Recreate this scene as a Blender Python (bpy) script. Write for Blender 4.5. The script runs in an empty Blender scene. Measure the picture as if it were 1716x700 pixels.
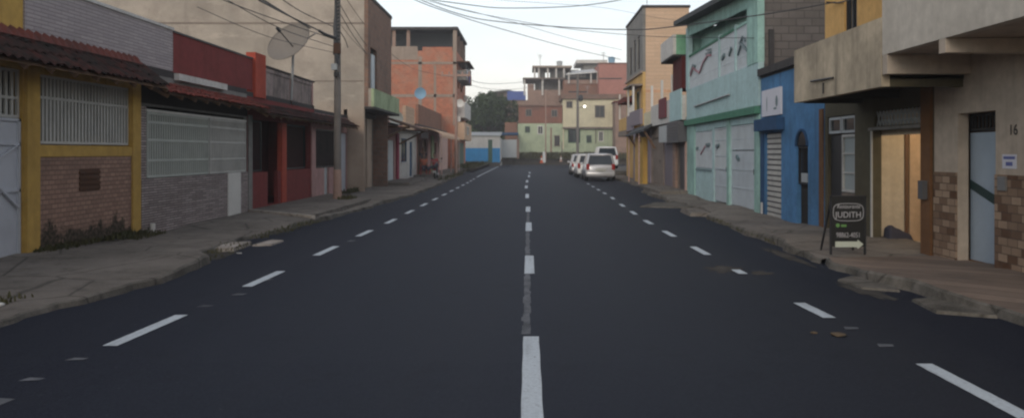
import bpy, math, random
from mathutils import Vector
random.seed(7)
R = math.radians
S = bpy.context.scene
COL = S.collection
F = 1350.0; H = 1.70; XC = 886.0; YH = 256.0

# ---------------- camera, sky, sun, exposure ----------------
cd = bpy.data.cameras.new('camera'); cam = bpy.data.objects.new('camera', cd); COL.objects.link(cam)
cam.location = (0, 0, H); cam.rotation_euler = (R(90), 0, 0)
cd.sensor_width = 36; cd.lens = 36 * F / 1716
cd.shift_x = -28 / 1716; cd.shift_y = -94 / 1716
cd.clip_start = .05; cd.clip_end = 3000
S.camera = cam
W = bpy.data.worlds.new('World'); S.world = W; W.use_nodes = True
nt = W.node_tree; nt.nodes.clear()
out = nt.nodes.new('ShaderNodeOutputWorld'); bg = nt.nodes.new('ShaderNodeBackground')
sky = nt.nodes.new('ShaderNodeTexSky'); sky.sky_type = 'NISHITA'; sky.sun_disc = False
SUN_EL, SUN_AZ = 24, 195
sky.sun_elevation = R(SUN_EL); sky.sun_rotation = R(SUN_AZ); sky.air_density = 1.2; sky.dust_density = 3
geo = nt.nodes.new('ShaderNodeTexCoord'); sep = nt.nodes.new('ShaderNodeSeparateXYZ')
nt.links.new(geo.outputs['Generated'], sep.inputs[0])
ramp = nt.nodes.new('ShaderNodeValToRGB'); nt.links.new(sep.outputs['Z'], ramp.inputs[0])
e = ramp.color_ramp.elements
e[0].position = 0.0; e[0].color = (1.36, 1.27, 1.10, 1)
e[1].position = .17; e[1].color = (.98, 1.07, 1.13, 1)
e2 = e.new(.08); e2.color = (1.22, 1.20, 1.13, 1)
e3 = e.new(.6); e3.color = (.43, .45, .52, 1)
nz = nt.nodes.new('ShaderNodeTexNoise'); nz.inputs['Scale'].default_value = 2.2; nz.inputs['Detail'].default_value = 5
mp = nt.nodes.new('ShaderNodeMapping'); mp.inputs['Scale'].default_value = (1, 1, 3.5)
nt.links.new(geo.outputs['Generated'], mp.inputs[0]); nt.links.new(mp.outputs[0], nz.inputs[0])
mr = nt.nodes.new('ShaderNodeMapRange'); mr.inputs[1].default_value = .3; mr.inputs[2].default_value = .7
mr.inputs[3].default_value = 7.8; mr.inputs[4].default_value = 10.8
nt.links.new(nz.outputs[0], mr.inputs[0])
sc = nt.nodes.new('ShaderNodeVectorMath'); sc.operation = 'SCALE'
nt.links.new(ramp.outputs[0], sc.inputs[0]); nt.links.new(mr.outputs[0], sc.inputs['Scale'])
mx = nt.nodes.new('ShaderNodeMixRGB'); mx.inputs[0].default_value = .88
nt.links.new(sky.outputs[0], mx.inputs[1]); nt.links.new(sc.outputs[0], mx.inputs[2])
nt.links.new(mx.outputs[0], bg.inputs[0]); bg.inputs[1].default_value = .10
nt.links.new(bg.outputs[0], out.inputs[0])
sl = bpy.data.lights.new('sun', 'SUN'); sl.energy = 1.0; sl.angle = R(30); sl.color = (1, .90, .78)
sun = bpy.data.objects.new('sun', sl); COL.objects.link(sun)
sun.rotation_euler = (R(90 - SUN_EL), 0, R(180 - SUN_AZ))
vs = S.view_settings; vs.view_transform = 'Standard'; vs.look = 'None'; vs.exposure = 0.22; vs.gamma = 1; vs.use_curve_mapping = False
S.render.engine = 'CYCLES'
S.cycles.max_bounces = 6; S.cycles.volume_bounces = 0
S.cycles.filter_width = 2.3

# ---------------- materials ----------------
MATS = {}
def nodes(name):
    m = bpy.data.materials.new(name); m.use_nodes = True
    t = m.node_tree; b = t.nodes['Principled BSDF']; MATS[name] = m
    return m, t, b
def noise(t, vec, scale, detail=5, rough=.6):
    n = t.nodes.new('ShaderNodeTexNoise'); n.inputs['Scale'].default_value = scale
    n.inputs['Detail'].default_value = detail; n.inputs['Roughness'].default_value = rough
    t.links.new(vec, n.inputs['Vector']); return n.outputs['Fac']
def rng(t, v, a, b, c=0., d=1.):
    m = t.nodes.new('ShaderNodeMapRange'); t.links.new(v, m.inputs[0])
    for i, x in enumerate((a, b, c, d)): m.inputs[i + 1].default_value = x
    return m.outputs[0]
def mixc(t, f, a, b, mode='MIX'):
    m = t.nodes.new('ShaderNodeMixRGB'); m.blend_type = mode
    if isinstance(f, (int, float)): m.inputs[0].default_value = f
    else: t.links.new(f, m.inputs[0])
    for k, x in ((1, a), (2, b)):
        if isinstance(x, tuple): m.inputs[k].default_value = (*x, 1)
        else: t.links.new(x, m.inputs[k])
    return m.outputs[0]
def pos(t, sx=1, sy=1, sz=1):
    g = t.nodes.new('ShaderNodeNewGeometry')
    m = t.nodes.new('ShaderNodeMapping'); m.inputs['Scale'].default_value = (sx, sy, sz)
    t.links.new(g.outputs['Position'], m.inputs[0]); return m.outputs[0]
def wallvec(t):
    g = t.nodes.new('ShaderNodeNewGeometry'); s = t.nodes.new('ShaderNodeSeparateXYZ')
    t.links.new(g.outputs['Position'], s.inputs[0])
    a = t.nodes.new('ShaderNodeMath'); t.links.new(s.outputs[0], a.inputs[0]); t.links.new(s.outputs[1], a.inputs[1])
    c = t.nodes.new('ShaderNodeCombineXYZ'); t.links.new(a.outputs[0], c.inputs[0]); t.links.new(s.outputs[2], c.inputs[1])
    return c.outputs[0]
def bump(t, b, h, strength=.3, dist=.02):
    n = t.nodes.new('ShaderNodeBump'); n.inputs['Strength'].default_value = strength; n.inputs['Distance'].default_value = dist
    t.links.new(h, n.inputs['Height']); t.links.new(n.outputs[0], b.inputs['Normal'])
def plaster(name, c, dirt=None, amount=.6, rough=.9, scale=.9, streak=True, bs=.25):
    m, t, b = nodes(name); p = pos(t)
    dirt = dirt or tuple(x * .5 for x in c)
    base = mixc(t, rng(t, noise(t, p, 7), .3, .7), tuple(x * .86 for x in c), tuple(min(1, x * 1.1) for x in c))
    f = rng(t, noise(t, p, scale, 7, .65), .45, .75, 0, amount)
    base = mixc(t, f, base, dirt)
    if streak:
        f2 = rng(t, noise(t, pos(t, 3.5, 3.5, .25), 1.3, 4), .5, .78, 0, amount * .9)
        base = mixc(t, f2, base, dirt)
    t.links.new(base, b.inputs['Base Color']); b.inputs['Roughness'].default_value = rough
    b.inputs['Specular IOR Level'].default_value = .25
    bump(t, b, noise(t, p, 22, 6), bs, .01); return m
def paint(name, c, rough=.5, metal=0, dirt=.25, spec=.4):
    m, t, b = nodes(name); p = pos(t)
    col = mixc(t, rng(t, noise(t, p, 2.2, 7, .7), .42, .72, 0, dirt), c, tuple(x * .45 + .02 for x in c))
    t.links.new(col, b.inputs['Base Color']); b.inputs['Roughness'].default_value = rough
    b.inputs['Metallic'].default_value = metal; b.inputs['Specular IOR Level'].default_value = spec
    return m
def brick(name, c1, c2, mortar, bw, bh, ms=.012, offs=.5, dirt=.5, rough=.9, bs=.5, dcol=(.06, .055, .05)):
    m, t, b = nodes(name); v = wallvec(t); p = pos(t)
    k = t.nodes.new('ShaderNodeTexBrick'); t.links.new(v, k.inputs['Vector'])
    k.inputs['Color1'].default_value = (*c1, 1); k.inputs['Color2'].default_value = (*c2, 1); k.inputs['Mortar'].default_value = (*mortar, 1)
    k.inputs['Scale'].default_value = 1; k.inputs['Brick Width'].default_value = bw; k.inputs['Row Height'].default_value = bh
    k.inputs['Mortar Size'].default_value = ms; k.inputs['Mortar Smooth'].default_value = .2; k.offset = offs
    col = mixc(t, rng(t, noise(t, p, 5, 6), .3, .7, 0, .4), k.outputs[0], tuple((x + y) * .42 for x, y in zip(c1, c2)))
    col = mixc(t, rng(t, noise(t, p, .8, 7, .7), .48, .75, 0, dirt), col, dcol)
    t.links.new(col, b.inputs['Base Color']); b.inputs['Roughness'].default_value = rough; b.inputs['Specular IOR Level'].default_value = .2
    inv = t.nodes.new('ShaderNodeMath'); inv.operation = 'SUBTRACT'; inv.inputs[0].default_value = 1; t.links.new(k.outputs[1], inv.inputs[1])
    bump(t, b, inv.outputs[0], bs, .012); return m
def glass(name, c=(.02, .025, .03), rough=.12):
    m, t, b = nodes(name); b.inputs['Base Color'].default_value = (*c, 1); b.inputs['Roughness'].default_value = rough
    b.inputs['Specular IOR Level'].default_value = .5; return m
def emit(name, c, s):
    m, t, b = nodes(name); b.inputs['Base Color'].default_value = (.8, .8, .8, 1)
    b.inputs['Emission Color'].default_value = (*c, 1); b.inputs['Emission Strength'].default_value = s; return m

def asphalt():
    m, t, b = nodes('asphalt'); p = pos(t)
    g = t.nodes.new('ShaderNodeNewGeometry'); s = t.nodes.new('ShaderNodeSeparateXYZ'); t.links.new(g.outputs[0], s.inputs[0])
    w = t.nodes.new('ShaderNodeMath'); w.operation = 'MULTIPLY_ADD'; t.links.new(noise(t, pos(t, 1, .12, 1), .9, 4), w.inputs[0])
    w.inputs[1].default_value = .7; t.links.new(s.outputs[0], w.inputs[2])
    cr = t.nodes.new('ShaderNodeValToRGB'); t.links.new(rng(t, w.outputs[0], -5, 6), cr.inputs[0])
    el = cr.color_ramp.elements
    el[0].position = .10; el[0].color = (0.0065, 0.0084, 0.0173, 1); el[1].position = .95; el[1].color = (0.0072, 0.0088, 0.0173, 1)
    for q, c in ((.19, (0.0076, 0.0096, 0.0194)), (.25, (0.0115, 0.0144, 0.0245)), (.38, (0.0140, 0.0172, 0.0275)), (.45, (0.0169, 0.0200, 0.0306)), (.5, (0.0151, 0.0176, 0.0286)), (.58, (0.0187, 0.0216, 0.0306)), (.68, (0.0176, 0.0196, 0.0270)), (.75, (0.0169, 0.0184, 0.0240)), (.82, (0.0086, 0.0104, 0.0184))):
        x = el.new(q); x.color = (*c, 1)
    col = mixc(t, rng(t, noise(t, p, 55, 3), .38, .68, 0, .5), cr.outputs[0], (0.0360, 0.0400, 0.0551))
    col = mixc(t, rng(t, noise(t, pos(t, 1.6, .10, 1), 1.2, 5, .6), .5, .75, 0, .35), col, (0.0259, 0.0280, 0.0357))
    col = mixc(t, rng(t, noise(t, p, 2.3, 9, .8), .54, .70, 0, .45), col, (0.0072, 0.0080, 0.0122))
    v = t.nodes.new('ShaderNodeTexVoronoi'); v.feature = 'F1'; v.inputs['Scale'].default_value = 5; t.links.new(p, v.inputs['Vector'])
    col = mixc(t, rng(t, v.outputs[0], .03, .06, .7, 0), col, (0.0648, 0.0680, 0.0765))
    t.links.new(col, b.inputs['Base Color'])
    b.inputs['Roughness'].default_value = .72; b.inputs['Specular IOR Level'].default_value = .17; b.inputs['Specular Tint'].default_value = (.72, .84, 1, 1)
    bump(t, b, noise(t, p, 140, 2), .6, .006); return m
def roadpaint():
    m, t, b = nodes('road_paint'); p = pos(t)
    col = mixc(t, rng(t, noise(t, p, 35, 4), .4, .75, 0, .5), (.55, .61, .65), (.28, .31, .34))
    col = mixc(t, rng(t, noise(t, p, 14, 8, .75), .60, .66, 0, .85), col, (.04, .042, .05))
    col = mixc(t, rng(t, noise(t, pos(t, 6, .5, 1), 1.5, 4), .5, .75, 0, .35), col, (.12, .125, .135))
    t.links.new(col, b.inputs['Base Color']); b.inputs['Roughness'].default_value = .7; return m
def fadedpaint():
    m, t, b = nodes('faded_paint'); p = pos(t, 1, .6, 1)
    col = mixc(t, rng(t, noise(t, p, 5, 6, .7), .32, .72), (.030, .034, .042), (.17, .18, .20))
    t.links.new(col, b.inputs['Base Color']); b.inputs['Roughness'].default_value = .8; return m
def concrete(name, c, c2, s=.7):
    m, t, b = nodes(name); p = pos(t)
    col = mixc(t, rng(t, noise(t, p, s, 8, .7), .35, .65), c, c2)
    col = mixc(t, rng(t, noise(t, p, 3.2, 6), .5, .72, 0, .65), col, tuple(x * .4 for x in c2))
    col = mixc(t, rng(t, noise(t, p, 40, 3), .4, .7, 0, .3), col, tuple(x * 1.3 for x in c))
    v = t.nodes.new('ShaderNodeTexVoronoi'); v.feature = 'DISTANCE_TO_EDGE'; v.inputs['Scale'].default_value = .7; t.links.new(p, v.inputs['Vector'])
    col = mixc(t, rng(t, v.outputs[0], .0, .02, .7, 0), col, tuple(x * .3 for x in c2))
    t.links.new(col, b.inputs['Base Color']); b.inputs['Roughness'].default_value = .95; b.inputs['Specular IOR Level'].default_value = .2
    bump(t, b, noise(t, p, 12, 7), .6, .02); return m

asphalt(); roadpaint(); fadedpaint()
concrete('pavement_concrete', (.205, .182, .158), (.12, .107, .092))
concrete('kerb_concrete', (.17, .155, .135), (.06, .055, .045), 2.4)
concrete('earth', (.07, .055, .04), (.045, .038, .028))
concrete('pale_concrete', (.46, .41, .36), (.26, .23, .2), 3)
brick('paving_tile', (.25, .19, .15), (.17, .13, .105), (.08, .065, .055), .4, .4, .016, 0, .7)
def bigwall():
    m, t, b = nodes('beige'); p = pos(t); g = t.nodes.new('ShaderNodeNewGeometry'); s_ = t.nodes.new('ShaderNodeSeparateXYZ'); t.links.new(g.outputs[0], s_.inputs[0])
    col = mixc(t, rng(t, noise(t, p, .25, 8, .65), .38, .62), (.50, .43, .36), (.33, .29, .245))
    col = mixc(t, rng(t, noise(t, p, .9, 8, .7), .45, .75, 0, .7), col, (.24, .20, .17))
    col = mixc(t, rng(t, noise(t, pos(t, .5, .5, 1.6), 1.1, 8, .75), .56, .68, 0, .6), col, (.56, .48, .40))
    col = mixc(t, rng(t, noise(t, pos(t, 2, 2, .3), .6, 5), .58, .8, 0, .6), col, (.17, .145, .125))
    a = t.nodes.new('ShaderNodeMath'); a.operation = 'MULTIPLY_ADD'; t.links.new(noise(t, p, .5, 5), a.inputs[0]); a.inputs[1].default_value = 2.2; t.links.new(s_.outputs[2], a.inputs[2])
    col = mixc(t, rng(t, a.outputs[0], 5.2, 3.8, 0, .45), col, (.36, .23, .15))
    t.links.new(col, b.inputs['Base Color']); b.inputs['Roughness'].default_value = .95; b.inputs['Specular IOR Level'].default_value = .2
    bump(t, b, noise(t, p, 9, 8), .7, .03)
bigwall()
plaster('beige_smooth', (.50, .42, .34), (.27, .23, .19), .5)
plaster('beige_light', (.56, .51, .44), (.36, .32, .27), .5)
plaster('balcony_concrete', (.54, .45, .33), (.13, .11, .085), .9, scale=.6)
plaster('olive', (.095, .082, .052), None, .4)
plaster('olive_dark', (.035, .032, .026), None, .4)
plaster('mustard', (.54, .34, .09), (.25, .15, .04), .5)
plaster('orange_wall', (.66, .40, .15), (.4, .23, .08), .4)
plaster('red_wall', (.21, .042, .040), (.12, .025, .02), .5)
plaster('red_bright', (.42, .075, .045), (.2, .04, .03), .5)
plaster('dark_red', (.10, .02, .02), (.04, .01, .01), .5)
plaster('pink', (.46, .27, .25), (.25, .15, .14), .6)
plaster('pink_light', (.55, .38, .33), (.3, .2, .17), .6)
plaster('magenta', (.33, .05, .09), None, .4)
plaster('mint', (.34, .54, .49), (.19, .29, .26), .9)
plaster('mint_light', (.42, .58, .59), (.28, .38, .38), .6)
plaster('green_band', (.08, .22, .15), None, .4)
plaster('green_dirty', (.36, .44, .27), (.16, .20, .11), .8)
plaster('green_box', (.20, .42, .27), None, .4)
plaster('far_green', (.46, .52, .36), (.22, .27, .18), .6)
plaster('far_cream', (.68, .62, .44), (.4, .36, .26), .5)
plaster('blue', (.085, .22, .42), (.05, .11, .18), .8)
plaster('blue_dark', (.03, .08, .17), None, .4)
plaster('blue_bright', (.05, .27, .55), (.03, .14, .3), .4)
plaster('white_wall', (.60, .58, .55), (.35, .33, .3), .5)
brick('blockwork', (.17, .15, .14), (.13, .115, .105), (.09, .08, .075), .4, .2, .015, dirt=.6)
brick('peach', (.64, .45, .31), (.58, .40, .27), (.50, .36, .26), 1.2, .22, .02, dirt=.4, dcol=(.45, .32, .23))
plaster('peach_dark', (.62, .36, .22), None, .4)
plaster('yellow_facade', (.62, .40, .15), (.35, .2, .07), .5)
plaster('grey_facade', (.24, .23, .215), (.12, .12, .11), .7)
plaster('greybrown', (.24, .195, .165), (.12, .10, .085), .7)
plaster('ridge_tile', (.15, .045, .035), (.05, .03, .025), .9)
plaster('moss', (.05, .045, .03), (.03, .035, .018), .8)
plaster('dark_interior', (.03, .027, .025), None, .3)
plaster('shop_tan', (.60, .52, .40), (.42, .34, .24), .7)
plaster('shop_orange', (.58, .42, .28), None, .2)
plaster('brown_column', (.17, .085, .04), None, .5)
plaster('balustrade', (.34, .27, .25), (.07, .06, .055), 1.0, scale=1.4)
plaster('concrete_frame', (.34, .27, .22), (.2, .16, .13), .6)
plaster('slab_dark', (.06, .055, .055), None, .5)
brick('hollow_brick', (.52, .19, .11), (.36, .135, .085), (.44, .22, .15), .32, .2, .02, dirt=1.0, dcol=(.38, .27, .20))
brick('pink_brick', (.46, .21, .17), (.38, .17, .14), (.34, .19, .15), .3, .2, .012, dirt=.3, dcol=(.25, .12, .09))
brick('old_brick', (.27, .16, .115), (.20, .12, .09), (.22, .17, .14), .3, .2, .02, dirt=.6)
brick('far_brick', (.30, .13, .09), (.24, .11, .08), (.2, .11, .08), .3, .45, .03, dirt=.5)
brick('pinkish_block', (.36, .24, .19), (.30, .2, .16), (.26, .19, .15), .4, .3, .02, dirt=.5)
brick('stone_cladding', (.50, .42, .40), (.27, .225, .22), (.10, .085, .082), .37, .05, .010, dirt=.55, bs=.9, dcol=(.15, .12, .11))
brick('parapet_cladding', (.47, .41, .41), (.37, .325, .33), (.26, .23, .235), .36, .06, .008, dirt=.2, bs=.7, dcol=(.2, .18, .18))
def damp(mat):
    t = mat.node_tree; b = t.nodes['Principled BSDF']; src = b.inputs['Base Color'].links[0].from_socket
    g = t.nodes.new('ShaderNodeNewGeometry'); s_ = t.nodes.new('ShaderNodeSeparateXYZ'); t.links.new(g.outputs[0], s_.inputs[0])
    a = t.nodes.new('ShaderNodeMath'); a.operation = 'MULTIPLY_ADD'; t.links.new(noise(t, pos(t, 1, 1, 1), 1.9, 8, .72), a.inputs[0]); a.inputs[1].default_value = -1.9; t.links.new(s_.outputs[2], a.inputs[2])
    f = rng(t, a.outputs[0], -.40, -.55, 0, .93)
    t.links.new(mixc(t, f, src, mixc(t, rng(t, noise(t, pos(t), 14, 5), .45, .6), (.022, .022, .014), (.10, .075, .055))), b.inputs['Base Color'])
damp(brick('brown_cladding', (.40, .25, .185), (.27, .165, .125), (.17, .11, .09), .16, .075, .008, dirt=.35, bs=.7))
brick('wall_tiles', (.40, .29, .205), (.095, .045, .025), (.07, .05, .04), .21, .105, .006, offs=.37, dirt=.25)
brick('warm_block', (.30, .15, .10), (.24, .12, .085), (.22, .15, .11), .4, .2, .015, dirt=.4)
paint('gate_grey', (.50, .52, .57), .55, 0, .3)
paint('gate_white', (.50, .56, .60), .5, 0, .35)
paint('grille_white', (.50, .49, .46), .6, 0, .5)
paint('grille_pale', (.44, .46, .42), .6, 0, .35)
paint('white_paint', (.68, .66, .62), .6, 0, .3)
paint('door_blue_grey', (.38, .46, .54), .5, 0, .3)
paint('dark_metal', (.03, .03, .033), .5, .3)
paint('steel', (.28, .28, .28), .5, .6)
paint('shutter_grey', (.44, .47, .48), .5, .2)
paint('shutter_dark', (.09, .09, .10), .5, .2)
paint('green_gate', (.06, .12, .08), .6)
paint('pole_concrete', (.19, .17, .155), .9, 0, .6, .2)
paint('pole_pink', (.40, .27, .22), .9, 0, .5, .2)
paint('cable_black', (.06, .06, .063), .7)
paint('rust', (.10, .05, .03), .85, 0, .6, .2)
paint('wood', (.16, .09, .05), .8)
paint('purple_grey', (.24, .20, .23), .8)
paint('stripe_dark', (.02, .05, .05), .5)
paint('zig_dark', (.12, .18, .20), .5)
paint('zig_red', (.36, .16, .20), .5)
paint('sign_white', (.62, .62, .68), .6, 0, .1)
paint('sign_black', (.012, .013, .013), .5, 0, .05)
paint('sign_grey', (.42, .42, .44), .6, 0, .2)
paint('sign_green', (.12, .28, .08), .6, 0, .1)
paint('sign_arrow', (.50, .54, .46), .6, 0, .1)
paint('sign_blue', (.12, .14, .35), .6, 0, .1)
paint('car_silver', (.60, .60, .61), .25, .3, .06, .5)
paint('car_white', (.72, .72, .71), .3, 0, .05, .5)
paint('tail_red', (.32, .02, .02), .25, 0, .02)
paint('rubber', (.015, .015, .015), .8)
paint('bumper_grey', (.10, .10, .105), .6)
paint('plate', (.50, .50, .46), .5)
paint('plastic_red', (.42, .05, .03), .45)
paint('cone_orange', (.62, .12, .04), .6, 0, .1)
paint('cone_white', (.7, .7, .68), .6, 0, .1)
paint('skin', (.22, .12, .075), .6, 0, .1)
paint('hair', (.015, .012, .01), .7)
paint('shirt_orange', (.38, .10, .05), .9, 0, .1)
paint('shirt_red', (.35, .05, .05), .9, 0, .1)
paint('shirt_dark', (.05, .05, .07), .9, 0, .1)
paint('cloth_maroon', (.16, .04, .05), .95)
paint('trousers', (.05, .055, .08), .9)
paint('blue_sheet', (.08, .13, .40), .6)
paint('tin_roof', (.42, .43, .42), .5, .4, .4)
paint('tin_white', (.62, .62, .60), .6, 0, .4)
paint('roof_dark', (.05, .055, .06), .8)
paint('tank_blue', (.22, .38, .52), .6)
paint('dish_mesh', (.21, .185, .16), .7)
paint('litter_white', (.6, .6, .58), .8)
paint('leaf_brown', (.12, .085, .05), .9)
glass('glass_dark'); glass('glass_frosted', (.30, .34, .34), .6); glass('glass_car', (.025, .035, .045), .08)
emit('lamp_warm', (1, .78, .45), 6); emit('lamp_white', (1, .96, .85), 7)
def tilemat():
    m, t, b = nodes('roof_tile'); p = pos(t)
    col = mixc(t, rng(t, noise(t, p, 5, 6), .35, .62), (.085, .03, .025), (.020, .016, .015))  # dirty tile colour, darkened further to stand for the shaded underside
    col = mixc(t, rng(t, noise(t, p, 1.4, 5), .45, .62, 0, .75), col, (.03, .028, .026))
    t.links.new(col, b.inputs['Base Color']); b.inputs['Roughness'].default_value = .95; b.inputs['Specular IOR Level'].default_value = .1
    bump(t, b, noise(t, p, 30, 4), .5, .01)
    m, t, b = nodes('roof_tile_red'); p = pos(t)
    col = mixc(t, rng(t, noise(t, p, 4, 6), .4, .65), (.20, .045, .035), (.09, .045, .035))
    t.links.new(col, b.inputs['Base Color']); b.inputs['Roughness'].default_value = .95; b.inputs['Specular IOR Level'].default_value = .1
tilemat()
def leafmat(name, a, b_):
    m, t, b = nodes(name); p = pos(t)
    t.links.new(mixc(t, rng(t, noise(t, p, 1.3, 5), .35, .65), a, b_), b.inputs['Base Color']); b.inputs['Roughness'].default_value = .7
    b.inputs['Specular IOR Level'].default_value = .2
leafmat('leaf', (.035, .055, .02), (.075, .11, .04)); leafmat('weed', (.045, .05, .02), (.09, .08, .035)); 
leafmat('bark', (.07, .05, .035), (.10, .08, .06))

# ---------------- helpers ----------------
def tag(o, label=None, cat=None, group=None, kind=None):
    for k, v in (('label', label), ('category', cat), ('group', group), ('kind', kind)):
        if v: o[k] = v
    return o
def empty(name, loc, label, cat, group=None, rz=0):
    o = bpy.data.objects.new(name, None); COL.objects.link(o); o.location = loc; o.rotation_euler = (0, 0, rz)
    o.empty_display_size = .2
    return tag(o, label, cat, group)
class MB:
    def __init__(s): s.v = []; s.f = []; s.m = []; s.k = 0
    def quad(s, *p):
        n = len(s.v); s.v += [tuple(q) for q in p]; s.f.append(tuple(range(n, n + len(p)))); s.m.append(s.k); return s
    def box(s, x0, x1, y0, y1, z0, z1):
        x0, x1 = sorted((x0, x1)); y0, y1 = sorted((y0, y1)); z0, z1 = sorted((z0, z1)); n = len(s.v)
        s.v += [(x0, y0, z0), (x1, y0, z0), (x1, y1, z0), (x0, y1, z0), (x0, y0, z1), (x1, y0, z1), (x1, y1, z1), (x0, y1, z1)]
        for f in ((0, 3, 2, 1), (4, 5, 6, 7), (0, 1, 5, 4), (1, 2, 6, 5), (2, 3, 7, 6), (3, 0, 4, 7)):
            s.f.append(tuple(n + i for i in f)); s.m.append(s.k)
        return s
    def bar(s, a, b, w, h=None):
        a = Vector(a); b = Vector(b); h = h or w; d = (b - a).normalized()
        u = d.cross(Vector((0, 0, 1)));  u = u.normalized() if u.length > 1e-3 else Vector((1, 0, 0)); v = d.cross(u).normalized(); n = len(s.v)
        for p in (a, b):
            for i, j in ((-1, -1), (1, -1), (1, 1), (-1, 1)): s.v.append(tuple(p + u * i * w / 2 + v * j * h / 2))
        for f in ((0, 3, 2, 1), (4, 5, 6, 7), (0, 1, 5, 4), (1, 2, 6, 5), (2, 3, 7, 6), (3, 0, 4, 7)):
            s.f.append(tuple(n + i for i in f)); s.m.append(s.k)
        return s
    def tube(s, pts, r, n=8, caps=True):
        pts = [Vector(p) for p in pts]; rs = r if isinstance(r, (list, tuple)) else [r] * len(pts); base = len(s.v)
        for i, p in enumerate(pts):
            d = (pts[min(i + 1, len(pts) - 1)] - pts[max(i - 1, 0)]).normalized()
            u = d.cross(Vector((0, 0, 1))); u = u.normalized() if u.length > 1e-3 else Vector((1, 0, 0)); v = d.cross(u).normalized()
            for k in range(n):
                a = 2 * math.pi * k / n; s.v.append(tuple(p + (u * math.cos(a) + v * math.sin(a)) * rs[i]))
        for i in range(len(pts) - 1):
            for k in range(n):
                a = base + i * n + k; b = base + i * n + (k + 1) % n
                s.f.append((a, b, b + n, a + n)); s.m.append(s.k)
        if caps:
            s.f.append(tuple(base + k for k in range(n))); s.m.append(s.k)
            e_ = base + (len(pts) - 1) * n; s.f.append(tuple(e_ + n - 1 - k for k in range(n))); s.m.append(s.k)
        return s
    def loft(s, rings, caps=True):
        n = len(rings[0]); base = len(s.v)
        for r_ in rings: s.v += [tuple(p) for p in r_]
        for i in range(len(rings) - 1):
            for k in range(n):
                a = base + i * n + k; b = base + i * n + (k + 1) % n
                s.f.append((a, b, b + n, a + n)); s.m.append(s.k)
        if caps:
            s.f.append(tuple(base + n - 1 - k for k in range(n))); s.m.append(s.k)
            e_ = base + (len(rings) - 1) * n; s.f.append(tuple(e_ + k for k in range(n))); s.m.append(s.k)
        return s
    def sphere(s, c, rx, ry=None, rz=None, n=10, m=7):
        ry = ry or rx; rz = rz or rx; rings = []
        for i in range(m + 1):
            t = math.pi * (i + .001) / (m + .002)
            rings.append([(c[0] + rx * math.sin(t) * math.cos(2 * math.pi * k / n), c[1] + ry * math.sin(t) * math.sin(2 * math.pi * k / n), c[2] - rz * math.cos(t)) for k in range(n)])
        return s.loft(rings)
    def build(s, name, mat, parent=None, smooth=False, bevel=0):
        me = bpy.data.meshes.new(name)
        org = Vector(parent['_w']) if parent is not None and '_w' in parent else Vector((0, 0, 0))
        if parent is None or parent.type == 'MESH' and '_w' not in parent: org = Vector((0, 0, 0))
        me.from_pydata([tuple(Vector(p) - org) for p in s.v], [], s.f)
        for x in (mat if isinstance(mat, (list, tuple)) else [mat]): me.materials.append(MATS[x])
        me.polygons.foreach_set('material_index', s.m)
        if smooth: me.polygons.foreach_set('use_smooth', [True] * len(me.polygons))
        me.validate(); me.update()
        o = bpy.data.objects.new(name, me); COL.objects.link(o)
        if parent is not None:
            o.parent = parent
        if '_w' in (parent or {}): o['_w'] = parent['_w'] if False else tuple(org)
        if bevel:
            b = o.modifiers.new('bevel', 'BEVEL'); b.width = bevel; b.segments = 2; b.limit_method = 'ANGLE'
        return o
def each(root, name, mat, parts):
    for p in parts: p.build(name, mat, root)
def thing(name, loc, label, cat, group=None):
    o = empty(name, loc, label, cat, group); o['_w'] = tuple(loc); return o
def Yp(x, X): return F * X / (x - XC)
def Zp(x, y, X): return H + (YH - y) * Yp(x, X) / F
def at(x, y, Y): return ((x - XC) * Y / F, Y, H + (YH - y) * Y / F)

def wallmesh(mb, ax, c, a0, a1, z0, z1, holes=(), t=.15, outd=-1):
    A = sorted({a0, a1, *[min(max(v, a0), a1) for h in holes for v in h[:2]]}); Z = sorted({z0, z1, *[min(max(v, z0), z1) for h in holes for v in h[2:4]]})
    def full(i, j):
        if i < 0 or j < 0 or i >= len(A) - 1 or j >= len(Z) - 1: return False
        ca = (A[i] + A[i + 1]) / 2; cz = (Z[j] + Z[j + 1]) / 2
        return not any(h[0] < ca < h[1] and h[2] < cz < h[3] for h in holes)
    ci = c - outd * t
    def P(a, d, z): return (d, a, z) if ax == 'X' else (a, d, z)
    for i in range(len(A) - 1):
        for j in range(len(Z) - 1):
            if not full(i, j): continue
            p, q, r, s = A[i], A[i + 1], Z[j], Z[j + 1]
            mb.quad(P(p, c, r), P(q, c, r), P(q, c, s), P(p, c, s)); mb.quad(P(p, ci, r), P(p, ci, s), P(q, ci, s), P(q, ci, r))
            if not full(i - 1, j): mb.quad(P(p, c, r), P(p, c, s), P(p, ci, s), P(p, ci, r))
            if not full(i + 1, j): mb.quad(P(q, c, r), P(q, ci, r), P(q, ci, s), P(q, c, s))
            if not full(i, j - 1): mb.quad(P(p, c, r), P(p, ci, r), P(q, ci, r), P(q, c, r))
            if not full(i, j + 1): mb.quad(P(p, c, s), P(q, c, s), P(q, ci, s), P(p, ci, s))
    return mb
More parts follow.
